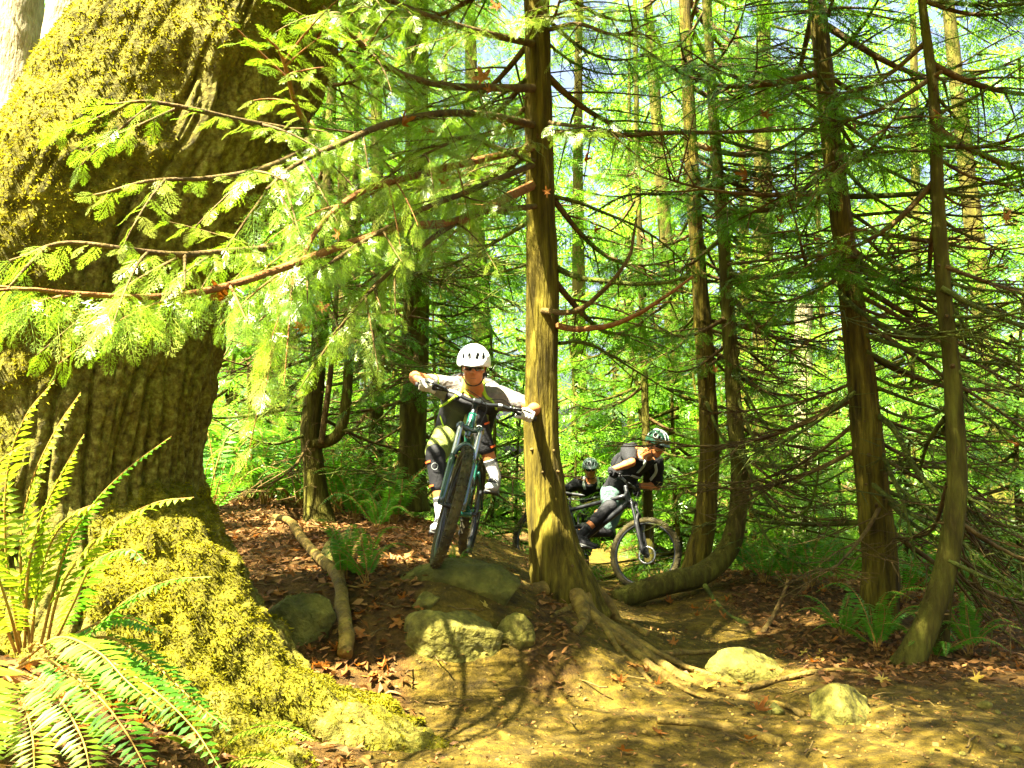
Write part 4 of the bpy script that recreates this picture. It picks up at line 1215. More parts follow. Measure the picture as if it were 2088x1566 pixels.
def shade_canopy():
    S = np.array(SUN)
    n = 12500
    O = np.stack([rng.uniform(-7.5, 4.0, n), rng.uniform(-4.5, 7.0, n), rng.uniform(5.4, 8.4, n)], -1)
    O = O[(O[:, 2] > 1.3 + np.maximum(O[:, 1], .1) * .56 + .7)]
    # clumping: natural gaps
    O = O[fbm(O * .75, 3) + .35 * vnoise(O * 2.5) > -.75]
    rel = O[:, None, :] - LITP[None]
    tt = rel @ S
    perp = np.linalg.norm(rel - tt[..., None] * S, axis=-1)
    hit = ((perp < LITR * 1.1 + .21) & (tt > .3)).any(1)
    O = O[~hit]  # drop sprays that would shade the spots chosen to stay sunlit
    n = len(O)
    az = rng.uniform(0, 6.283, n)
    X = np.stack([np.cos(az), np.sin(az), rng.normal(-.2, .2, n)], -1)
    Z = np.array([0, 0, 1.0]) + rng.normal(0, .25, (n, 3))
    return O - nrm((0, 0, 1)) * 0, X, Z, rng.uniform(.42, .75, n)
O, X, Z, S = shade_canopy()
own = [('c', T1, o1, P1), ('f', T6, o6, P6), ('i', T9, o9, P9), ('k', T10, o10, P10), ('l', T11, o11, P11), ('m', maple, mo, np.array([[-.6, 4.3, 7.5]])), ('d', T4, o4, P4), ('h', T8, o8, P8)]
cen = np.array([p[3][np.argmin(np.abs(p[3][:, 2] - 8))][:2] for p in own])
wh = np.argmin(np.linalg.norm(O[:, None, :2] - cen[None], axis=-1), axis=1)
for k, (_, t, o, P) in enumerate(own):
    s = wh == k
    if s.sum() < 5:
        continue
    Q, rd = place_sprays(3, O[s], X[s], Z[s], S[s])
    obj('crown', quads_mesh('crown', Q - o, M_leaf2, rd), t)  # added shade sprays, standing in for the tree's unseen upper crown
    c = np.array([*cen[k], 8.0])
    limbs = [tube_np(np.array([c * (1 - g) + q * g + np.array([0, 0, .25 * math.sin(g * 3.1)]) for g in np.linspace(0, 1, 6)]), np.linspace(.012, .004, 6), 4, cap=False) for q in O[s][::110]]
    V, F = merge(limbs)
    l = obj('limbs', mesh_np('limbs', V - o, F, M_branch), t); l['kind'] = 'stuff'  # thin limbs joining the added shade sprays to the tree
# ---------------------------------------------------------------- rocks, sticks, ferns, hanging leaves
def rock_mesh(seed, sx, sy, sz, m, rough=.22, nu=48, nv=30):
    V, F = ell_np((0, 0, 0), (1, 1, 1), nu=nu, nv=nv)
    r = np.random.default_rng(seed)
    for _ in range(11):                                   # flat facets
        n = nrm(r.normal(0, 1, 3)); d = r.uniform(.55, .85)
        h = V @ n - d
        V = V - np.where(h > 0, h * .96, 0)[:, None] * n
    V = V * (1 + rough * .55 * fbm(V * 1.3 + seed, 3) + .05 * fbm(V * 5 + seed, 4))[:, None]
    V = V * np.array([sx, sy, sz])
    return mesh_np('rock', V, F, m, True)
def rock(px0, px1, py0, py1, label, m, seed, depth=None, sink=.35, name='rock', deep=.8, rz=0.0, group=None):
    p = ground_hit((px0 + px1) / 2, py1 - (py1 - py0) * .12)
    d = p[1] if depth is None else depth
    wd = (px1 - px0) * mpp(d) * .5
    ht = (py1 - py0) * mpp(d)
    sz = ht / (1 + (1 - 2 * sink)) * 1.08
    top = W((px0 + px1) / 2, py0, d)[2]
    o = obj(name, rock_mesh(seed, wd * 1.04, wd * deep, sz, m), loc=(W((px0 + px1) / 2, py1, d)[0], d + wd * deep * .3, top - sz * .93), rot=(0, 0, rz))
    return tag(o, label, 'rock', group)
rock(822, 1025, 1238, 1332, 'broad mossy boulder in the middle of the trail bank below the front wheel', M_rock, 3, deep=.62, rz=.1)
rock(1012, 1085, 1258, 1326, 'squarish block butted against the right end of the broad boulder', M_rock, 8, deep=.8)
rock(770, 1065, 1152, 1240, 'dark ledge rock the first rider rolls over', M_darkrock, 5, deep=.45, depth=5.2)
rock(838, 900, 1204, 1240, 'small pointed mossy stone above the broad boulder', M_rock, 6)
rock(538, 682, 1212, 1322, 'dark rounded mossy boulder on the leafy slope beside the fallen branch', M_darkrock, 12, deep=.7)
rock(1458, 1604, 1326, 1390, 'smooth pale domed rock on the right of the trail below the hooked tree', M_rock, 14, deep=.75)
rock(1650, 1800, 1410, 1470, 'sunlit ridged rock in the foreground dirt at the right', M_rock, 33, deep=1.0, rz=.3)
rock(690, 740, 1086, 1108, 'flat pale stone among the ferns left of the first rider', M_rock, 25)
rock(655, 720, 1105, 1150, 'low green mossy stone behind the fork of the fallen branch', M_darkrock, 26)
rock(1560, 1602, 1432, 1462, 'small green stone beside the long root', M_darkrock, 31)
PB = [(2010, 1445, 34, 'flat oval'), (2036, 1456, 16, 'tiny'), (2042, 1532, 22, 'rounded'), (2074, 1537, 26, 'pale'), (1964, 1542, 18, 'grey'), (1640, 1395, 14, 'lone'), (1500, 1490, 12, 'half buried'), (1925, 1470, 12, 'small round'),
      (2030, 1512, 14, 'chipped'), (2060, 1556, 16, 'angular'), (1900, 1540, 12, 'buried'), (1985, 1420, 12, 'light brown'), (1345, 1440, 10, 'little'), (1130, 1520, 10, 'dusty'), (1590, 1545, 12, 'brown')]
for i, (px, py, w, q) in enumerate(PB):
    p = ground_hit(px, py)
    s = w * mpp(p[1]) * .5
    tag(obj('pebble', rock_mesh(60 + i, s, s * .8, s * .6, M_rock, nu=14, nv=9), loc=(p[0], p[1], p[2] + s * .25), rot=(0, 0, i)), '%s pebble lying in the trail dirt, %s pebble from the left' % (q, ordinal(sorted(x[0] for x in PB).index(px))), 'pebble', 'pebbles in the trail dirt')

def stick(name, label, pts, r0, r1, m, cat='branch', lift=.0, k=10, forks=(), moss=0, on_ground=True):
    P = []
    for p in pts:
        if len(p) == 3:
            q = W(*p)
        else:
            q = ground_hit(*p); q = q + np.array([0, 0, lift])
        P.append(q)
    P = catmull(np.array(P), 46)
    t = np.linspace(0, 1, 46)
    R = (r0 * (1 - t) + r1 * t) * (1 + .15 * vnoise(np.stack([t * 14, t * 0 + px_seed(label), t * 0], -1)))
    V, F = tube_np(P, R, k)
    V = V + vnormals(V, F) * (.12 * max(r0, r1) * fbm(V * 16, 3))[:, None]
    o = P[0]
    if not forks:
        ob = obj(name, mesh_np(name, V - o, F, m, True), loc=o)
        return tag(ob, label, cat), P
    ob = thing(name, label, cat, tuple(o))
    obj('main_stem', mesh_np(name, V - o, F, m, True), ob)
    for fp, a, b in forks:
        C = catmull(np.array([W(*p) if len(p) == 3 else ground_hit(*p) + np.array([0, 0, lift]) for p in fp]), 20)
        V, F = tube_np(C, np.linspace(a, b, 20), 8)
        obj('side_stem', mesh_np('side_stem', V - o, F, m, True), ob)
    if moss:
        Q, rd = moss_on(P, R, moss, .016, .2)
        x = obj('moss', quads_mesh('moss', Q - o, M_greenmoss, rd), ob); x['kind'] = 'stuff'
    return ob, P
def px_seed(s):
    return (sum(map(ord, s)) % 97) * 1.7
stick('fallen_branch', 'long bent fallen branch lying down the leafy slope left of the first rider', [(560, 1066), (590, 1075), (612, 1108), (645, 1150), (688, 1196), (698, 1262), (706, 1312), (703, 1362)], .030, .042, M_root, lift=.05,
      forks=[([(692, 1196), (708, 1165), (728, 1130), (742, 1104)], .026, .018)], moss=500)
stick('fallen_branch', 'thin arched dead stick above the upper end of the long fallen branch', [(548, 1004), (566, 998, 8.9), (584, 1004, 8.9), (592, 1040)], .014, .010, M_root)
stick('broken_branch', 'short dark stick poking up from the leaves right of the hooked tree', [(1556, 1292), (1580, 1250, 7.0), (1596, 1215, 7.0), (1608, 1182, 7.05)], .022, .012, M_branch)
stick('broken_branch', 'dark crooked stick below the bent trunk base', [(1436, 1192, 7.6), (1462, 1232), (1490, 1258), (1532, 1276)], .02, .018, M_mossbranch)
stick('tree_root', 'exposed root crossing the foreground dirt at the bottom', [(1340, 1476), (1400, 1482), (1470, 1490), (1540, 1506), (1596, 1524)], .016, .024, M_root, 'root', lift=.012)
stick('tree_root', 'thin curved root running right from the domed rock', [(1515, 1412), (1580, 1396), (1650, 1381), (1720, 1372), (1795, 1380)], .018, .009, M_root, 'root', lift=.010)
stick('dead_twig', 'thin pale dead fern stalk bent over at the lower left', [(60, 1322, 3.1), (75, 1312, 3.05), (110, 1335, 3.0), (145, 1358, 2.95)], .006, .004, M_rachis, 'twig')
for i in range(46):                                      # loose twigs on the slopes
    px, py = random.choice([(random.uniform(430, 800), random.uniform(1100, 1350)), (random.uniform(1300, 2060), random.uniform(1240, 1540)), (random.uniform(800, 1300), random.uniform(1250, 1540))])
    p = ground_hit(px, py)
    a = random.uniform(0, 3.14); l = random.uniform(.04, .16)
    C = p + np.stack([np.cos(a) * np.linspace(-l, l, 6), np.sin(a) * np.linspace(-l, l, 6), .012 + .02 * rng.random(6)], -1)
    V, F = tube_np(C, np.linspace(.005, .003, 6), 5, cap=False)
    obj('twig', mesh_np('twig', V, F, random.choice((M_branch, M_root))), ground)

def pinnae(P, up, plen, pw, n, base_t=.16, hang=.25, two=True):
    """fern pinnae along a curve -> quads"""
    seg = np.concatenate([[0], np.cumsum(np.linalg.norm(np.diff(P, axis=0), axis=1))])
    L = seg[-1]
    Q = []
    for i in range(n):
        t = base_t + (1 - base_t) * (i + .5) / n
        b = np.array([np.interp(t * L, seg, P[:, k]) for k in range(3)])
        T = nrm(np.array([np.interp(min(t + .03, 1) * L, seg, P[:, k]) - np.interp(max(t - .03, 0) * L, seg, P[:, k]) for k in range(3)]))
        S = nrm(np.cross(up, T)); N = np.cross(T, S)
        u = (t - base_t) / (1 - base_t)
        l = plen * (min(1, .55 + u * 2.2)) * (1 - u ** 2.2) ** .8 + plen * .05
        for sd in (-1, 1):
            d = nrm(S * sd + T * random.uniform(.12, .34) - N * hang * random.uniform(.4, 1.6))
            w = pw * (.6 + .4 * (1 - u)) * random.uniform(.85, 1.15)
            e = nrm(np.cross(N, d))
            tip = b + d * l * random.uniform(.78, 1.08) - N * l * hang * .35
            m1 = b + d * l * .45
            if two:
                Q.append(np.array([b, m1 - e * w * .5 + N * w * .15, tip, m1]))
                Q.append(np.array([b, m1, tip, m1 + e * w * .5 + N * w * .15]))
            else:
                Q.append(np.array([b, m1 - e * w * .5, tip, m1 + e * w * .5]))
    return np.array(Q)
def frond_template(seed, near=True):
    random.seed(900 + seed)
    g = np.linspace(0, 1, 16)
    arch = .35 + .1 * seed
    P = np.stack([g - .12 * g ** 3, .05 * np.sin(g * 3 + seed), arch * np.sin(g * 2.4) * .8 - .10 * g ** 3], -1)
    Q = pinnae(P, np.array([0, 0, 1.0]), .125, .028, 34 if near else 26, two=near)
    rd = np.clip(.5 + .2 * np.random.default_rng(seed).normal(size=len(Q)), 0, 1)
    V, F = tube_np(P, .006 * (1 - g) + .0015, 5, cap=False)
    return quads_mesh('frond', Q, M_fern, rd), mesh_np('stalk', V, F, M_rachis)
FT = [frond_template(s, True) for s in range(4)]
FTF = [frond_template(s, False) for s in range(4)]
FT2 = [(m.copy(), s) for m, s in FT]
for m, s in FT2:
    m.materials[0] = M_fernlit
random.seed(77)
def fern(px, py, size, n, label, tmpl, depth=None, group=None, tilt=(-.75, -.05)):
    p = ground_hit(px, py)
    if depth is not None:
        q = W(px, py, depth); p = np.array([q[0], q[1], hz(q[0], q[1])])
    t = thing('sword_fern', label, 'fern', tuple(p), group)
    for i in range(n):
        f = random.choice(tmpl)
        L = size * random.uniform(.75, 1.15)
        e = Matrix.Rotation(6.283 * (i + random.random() * .8) / n, 4, 'Z') @ Matrix.Rotation(random.uniform(*tilt), 4, 'Y') @ Matrix.Rotation(random.uniform(-.3, .3), 4, 'X') @ Matrix.Scale(L, 4)
        b = obj('frond', f[0], t, mw=e)
        obj('stalk', f[1], b)
    return t
G1 = 'ferns on the bank behind the fallen branch'
FB = sorted([(420, 1035, .8), (455, 1012, .9), (500, 1000, .85), (540, 1015, .8), (580, 995, .8), (615, 1015, .7), (690, 1012, .7), (720, 1025, .6), (745, 1000, .7), (800, 1030, .6), (470, 985, .95), (440, 975, 1.0), (560, 985, .9), (640, 985, .8), (700, 990, .8), (515, 975, 1.0), (760, 985, .8)])
for i, (px, py, s) in enumerate(FB):
    fern(px, py, s * 1.35, 12, 'green sword fern in the bed below the forked conifer, %s fern from the left there' % ordinal(i), FTF, depth=7.9 + (1040 - py) * .05, group=G1)
fern(770, 1085, .5, 10, 'bright sword fern standing upright just left of the first rider', FT)
fern(700, 1190, .42, 7, 'small upright sword fern growing at the fork of the fallen branch', FT, tilt=(-1.2, -.5))
fern(745, 1190, .45, 9, 'sword fern with arching fronds reaching right towards the dark ledge rock', FT)
fern(930, 1160, .22, 5, 'tiny fern behind the front wheel of the first bike', FT)
fern(1790, 1330, .55, 9, 'dark sword fern at the foot of the stout leaning trunk', FT)
fern(1720, 1300, .5, 8, 'drooping sword fern left of the stout leaning trunk', FT)
fern(1900, 1350, .5, 9, 'dark sword fern behind the curved base of the thin tree at the right', FT)
fern(1975, 1335, .5, 9, 'shaded sword fern under the fan of bare branches at the right edge', FT)
G2 = 'ferns in the undergrowth on the right'
FR = sorted([(1390, 1120, .6), (1420, 1100, .6), (1355, 1110, .6), (1520, 1172, .55), (1560, 1190, .6), (1610, 1195, .6), (1650, 1200, .6), (1700, 1195, .6), (1585, 1165, .7), (1680, 1165, .8), (1840, 1230, .7), (1880, 1200, .8), (1960, 1230, .8), (2040, 1240, .8), (1740, 1180, .7), (2080, 1200, .9), (1480, 1140, .6)])
for i, (px, py, s) in enumerate(FR):
    fern(px, py, s, 10, 'deep green fern in the undergrowth right of the second rider, %s from the left there' % ordinal(i), FTF, group=G2)

def traced_frond(t, o, pts, plen, pw, n, m, up=(0, -.25, 1), hang=.3, r=.006):
    P = catmull(np.array([W(*p) for p in pts]), 30)
    Q = pinnae(P, nrm(up), plen, pw, n, base_t=.22, hang=hang)
    b = obj('frond', quads_mesh('frond', Q - o, m, np.clip(rng.normal(.5, .2, len(Q)), 0, 1)), t)
    V, F = tube_np(P, np.linspace(r, .0015, 30), 6, cap=False)
    obj('stalk', mesh_np('stalk', V - o, F, M_rachis), b)
b = ground_hit(75, 1345)
fa = thing('sword_fern', 'tall sunlit sword fern in front of the mossy maple with bleached arching fronds', 'fern', tuple(b))
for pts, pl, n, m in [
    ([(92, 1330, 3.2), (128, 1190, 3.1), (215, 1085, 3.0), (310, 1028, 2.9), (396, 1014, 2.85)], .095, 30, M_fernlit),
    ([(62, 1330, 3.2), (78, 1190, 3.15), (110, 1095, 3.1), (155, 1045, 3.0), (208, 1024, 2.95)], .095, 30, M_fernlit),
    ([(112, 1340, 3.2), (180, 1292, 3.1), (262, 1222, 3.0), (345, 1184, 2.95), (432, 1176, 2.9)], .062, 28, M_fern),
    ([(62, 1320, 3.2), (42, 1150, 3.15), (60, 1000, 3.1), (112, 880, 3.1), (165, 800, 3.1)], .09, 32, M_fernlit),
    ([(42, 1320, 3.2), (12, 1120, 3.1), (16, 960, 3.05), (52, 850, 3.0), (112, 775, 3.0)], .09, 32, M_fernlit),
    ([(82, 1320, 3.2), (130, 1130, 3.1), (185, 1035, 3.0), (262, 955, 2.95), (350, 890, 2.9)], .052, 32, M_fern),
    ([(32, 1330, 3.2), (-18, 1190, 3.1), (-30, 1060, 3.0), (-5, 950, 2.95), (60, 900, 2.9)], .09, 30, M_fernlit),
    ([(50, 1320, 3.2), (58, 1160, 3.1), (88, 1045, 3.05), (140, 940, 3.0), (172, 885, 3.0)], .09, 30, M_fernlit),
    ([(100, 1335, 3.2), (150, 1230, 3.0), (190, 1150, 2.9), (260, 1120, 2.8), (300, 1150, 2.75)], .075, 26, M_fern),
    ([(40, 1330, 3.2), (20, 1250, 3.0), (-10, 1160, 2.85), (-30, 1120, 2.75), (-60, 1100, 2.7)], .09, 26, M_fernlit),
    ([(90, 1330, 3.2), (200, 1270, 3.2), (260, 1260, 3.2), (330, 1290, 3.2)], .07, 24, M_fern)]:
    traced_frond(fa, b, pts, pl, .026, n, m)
b = ground_hit(30, 1372)
fb = thing('sword_fern', 'broad sword fern in the bottom left corner with fronds drooping over dead leaves', 'fern', tuple(b))
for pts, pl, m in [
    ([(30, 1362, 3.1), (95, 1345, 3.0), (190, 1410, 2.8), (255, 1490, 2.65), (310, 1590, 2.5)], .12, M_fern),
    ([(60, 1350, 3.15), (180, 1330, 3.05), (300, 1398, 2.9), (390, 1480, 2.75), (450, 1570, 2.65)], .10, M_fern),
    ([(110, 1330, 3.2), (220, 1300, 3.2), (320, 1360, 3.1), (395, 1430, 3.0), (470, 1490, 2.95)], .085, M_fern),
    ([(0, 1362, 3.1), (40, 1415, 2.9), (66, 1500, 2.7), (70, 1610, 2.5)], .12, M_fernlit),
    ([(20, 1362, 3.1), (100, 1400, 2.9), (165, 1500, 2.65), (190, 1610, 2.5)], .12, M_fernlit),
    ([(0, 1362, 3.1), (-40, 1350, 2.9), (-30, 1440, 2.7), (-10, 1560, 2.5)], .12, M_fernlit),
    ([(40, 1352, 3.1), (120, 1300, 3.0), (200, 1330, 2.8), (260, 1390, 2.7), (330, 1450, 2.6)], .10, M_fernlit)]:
    traced_frond(fb, b, pts, pl, .026, 28, m, hang=.2)
b = ground_hit(470, 1560)
fc = thing('sword_fern', 'low yellowing fern lying on sunlit dead leaves at the bottom edge', 'fern', tuple(b))
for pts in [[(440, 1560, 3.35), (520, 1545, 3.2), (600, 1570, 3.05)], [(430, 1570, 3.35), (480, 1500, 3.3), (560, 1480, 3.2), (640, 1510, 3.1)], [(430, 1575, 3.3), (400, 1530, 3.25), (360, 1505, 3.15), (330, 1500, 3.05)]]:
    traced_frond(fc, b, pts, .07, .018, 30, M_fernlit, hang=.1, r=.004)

# dead leaves caught in the branches
HL = [(820, 252, 4.4, .12, 'bright red brown dead leaf caught on the cedar bough above the first rider'), (868, 266, 4.5, .09, 'small red dead leaf hanging beside the larger red one'), (985, 160, 5.1, .15, 'cluster of pale curled dead leaves on the upper cedar branch'),
      (1000, 185, 5.1, .10, 'curled brown leaf under the pale cluster'), (735, 88, 4.0, .10, 'dark orange dead leaf near the top left of the boughs'), (1016, 14, 5.2, .12, 'orange dead leaf at the top edge left of the thick cedar'),
      (1192, 326, 5.6, .10, 'orange curled leaf just right of the thick cedar trunk'), (1115, 392, 5.6, .08, 'small reddish leaf against the thick cedar trunk'), (1212, 470, 5.7, .09, 'round crumpled pink brown leaf right of the thick cedar'),
      (1524, 360, 6.5, .16, 'long orange dead leaf dangling between the slender pair and the stout tree'), (1560, 236, 6.6, .13, 'dark red brown leaf pair high between the slender pair and the stout tree'), (1745, 262, 6.4, .13, 'drooping dark brown leaf right of the stout trunk top'),
      (1590, 455, 6.6, .11, 'brown forked dead leaf hanging left of the stout trunk'), (1660, 488, 6.5, .11, 'tan dead leaf standing just left of the stout trunk'), (1690, 512, 6.5, .10, 'dark leaf hanging against the left side of the stout trunk'), (1808, 516, 6.4, .11, 'curled brown leaf right of the stout trunk at mid height'),
      (1448, 306, 7.0, .11, 'dull brown leaf bunch between the tops of the slender pair'), (1460, 755, 7.4, .09, 'small brown leaf on the slender pair low down'), (456, 606, 3.25, .15, 'large pale dead leaf hanging from the white cedar bough'), (612, 668, 3.7, .09, 'yellow brown leaf dangling below the cedar bough'),
      (655, 630, 3.9, .09, 'thin tan leaf hanging right of the dangling yellow one'), (1915, 232, 5.6, .12, 'brown leaf clump on the thin right tree near its top'), (2050, 445, 5.6, .11, 'dark brown leaf at the right edge in the upper branches'), (2078, 905, 5.6, .11, 'dark red leaf at the right edge at mid height'),
      (640, 84, 4.2, .10, 'brown leaf beside the maple trunk at the top'), (905, 372, 4.6, .07, 'small dark leaf inside the cedar boughs'), (690, 480, 3.9, .07, 'little red leaf in the middle of the pale boughs')]
for i, (px, py, d, s, lab) in enumerate(HL):
    p = W(px, py, d)
    tag(obj('dead_leaf', LM[i % 5] if i % 3 else LM[3], loc=p, rot=(random.uniform(1.0, 2.1), random.uniform(-.6, .6), random.uniform(-1.0, 1.0) + (3.14 if i % 2 else 0)), scale=s * .62), lab, 'leaf', 'dead leaves caught in the branches')
# ---------------------------------------------------------------- riders and bikes
TMP = bpy.data.scenes.new('tmp')
def evaluated(me, setup):
    o = bpy.data.objects.new('tmp', me)
    TMP.collection.objects.link(o)
    setup(o)
    vl = TMP.view_layers[0]
    vl.update()
    m2 = bpy.data.meshes.new_from_object(o.evaluated_get(vl.depsgraph))
    bpy.data.objects.remove(o)
    return m2
def blob(name, parts, voxel, smooth, m, off=None):
    V, F = merge(parts)
    if off is not None:
        V = V - off
    me = mesh_np(name, V, F)
    def su(o):
        a = o.modifiers.new('r', 'REMESH'); a.mode = 'VOXEL'; a.voxel_size = voxel; a.use_smooth_shade = True
        b = o.modifiers.new('s', 'SMOOTH'); b.factor = .5; b.iterations = smooth
    m2 = evaluated(me, su)
    m2.name = name
    m2.materials.clear(); m2.materials.append(m)
    for p in m2.polygons:
        p.use_smooth = True
    return m2
def caps(a, ra, b, rb, k=14):
    a, b = np.asarray(a, float), np.asarray(b, float)
    V1 = tube_np(np.array([a + (b - a) * t for t in np.linspace(0, 1, 6)]), np.linspace(ra, rb, 6), k)
    return [V1, ell_np(a, (ra,) * 3, nu=k, nv=8), ell_np(b, (rb,) * 3, nu=k, nv=8)]
def ik(a, b, l1, l2, pole):
    d = b - a
    L = np.linalg.norm(d)
    L2 = min(L, (l1 + l2) * .995)
    dn = d / L
    x = (l1 * l1 - l2 * l2 + L2 * L2) / (2 * L2)
    h = math.sqrt(max(l1 * l1 - x * x, 0))
    p = nrm(pole - (pole @ dn) * dn)
    return a + dn * x * (L / L2) + p * h
def solid(name, V, F, m, th=.004, sub=0):
    me = mesh_np(name, V, F)
    def su(o):
        if sub:
            c = o.modifiers.new('u', 'SUBSURF'); c.levels = sub
        a = o.modifiers.new('d', 'SOLIDIFY'); a.thickness = th; a.offset = 1
    m2 = evaluated(me, su)
    m2.materials.clear(); m2.materials.append(m)
    for p in m2.polygons:
        p.use_smooth = True
    return m2
def cm(name, c, **k):
    k.setdefault('c2', tuple(min(1, x * 1.35) for x in c)); k.setdefault('scale', 30)
    return mat(name, c, **k)
M_skin = mat('skin', (.42, .14, .04), (.50, .19, .06), scale=25, rough=.5, spec=.35, bump=.1, bscale=200)
M_rubber = mat('tyre_rubber', (.022, .019, .008), (.085, .068, .018), scale=9, rough=.85, bump=.4, bscale=80)
M_blackm = mat('black_metal', (.012, .013, .014), rough=.35, spec=.5)
M_blackp = mat('black_plastic', (.016, .016, .016), rough=.55, spec=.4)
M_steel = mat('steel', (.5, .5, .5), rough=.3, metal=1.0)
M_teal = mat('teal_paint', (.008, .075, .05), rough=.25, spec=.5, coat=.6)
M_forkm = mat('fork_paint', (.015, .04, .036), (.035, .075, .068), scale=10, rough=.22, spec=.6, coat=.7)
M_lens = mat('lens', (.008, .009, .012), rough=.06, spec=.9, coat=1.0)
M_white = cm('white_cloth', (.50, .48, .40), rough=.8)
M_shellw = mat('white_shell', (.74, .78, .76), rough=.3, spec=.5, coat=.3)
M_liner = mat('helmet_liner', (.02, .02, .02), rough=.9)
M_shirt1 = cm('grey_jersey', (.15, .135, .12), rough=.85, bump=.3, bscale=60)
M_lime = mat('lime_strap', (.30, .50, .02), rough=.6)
M_olive = cm('olive_shorts', (.15, .18, .035), rough=.85, bump=.4, bscale=45)
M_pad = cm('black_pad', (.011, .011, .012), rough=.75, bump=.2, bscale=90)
M_orange = mat('orange_trim', (.75, .12, .02), rough=.6)
M_shoe = cm('grey_shoe', (.26, .26, .25), rough=.8, bump=.2, bscale=90)
M_sole = mat('shoe_sole', (.10, .10, .09), rough=.8)
M_sock = cm('white_sock', (.55, .53, .50), rough=.9)
M_blackc = cm('black_cloth', (.008, .008, .009), rough=.85, bump=.3, bscale=60)
M_tealc = cm('pale_teal_shorts', (.055, .10, .078), rough=.85, bump=.4, bscale=45)
M_palestrap = mat('pale_strap', (.42, .48, .40), rough=.7)
M_shellg = mat('green_shell', (.008, .035, .018), rough=.3, spec=.5, coat=.4)
M_shellk = mat('dark_shell', (.02, .035, .028), rough=.35, spec=.5)
M_greystripe = mat('grey_stripe', (.35, .38, .36), rough=.5)
M_dark = cm('dark_cloth', (.03, .032, .03), rough=.85)
M_beard = mat('stubble', (.22, .10, .05), rough=.8)

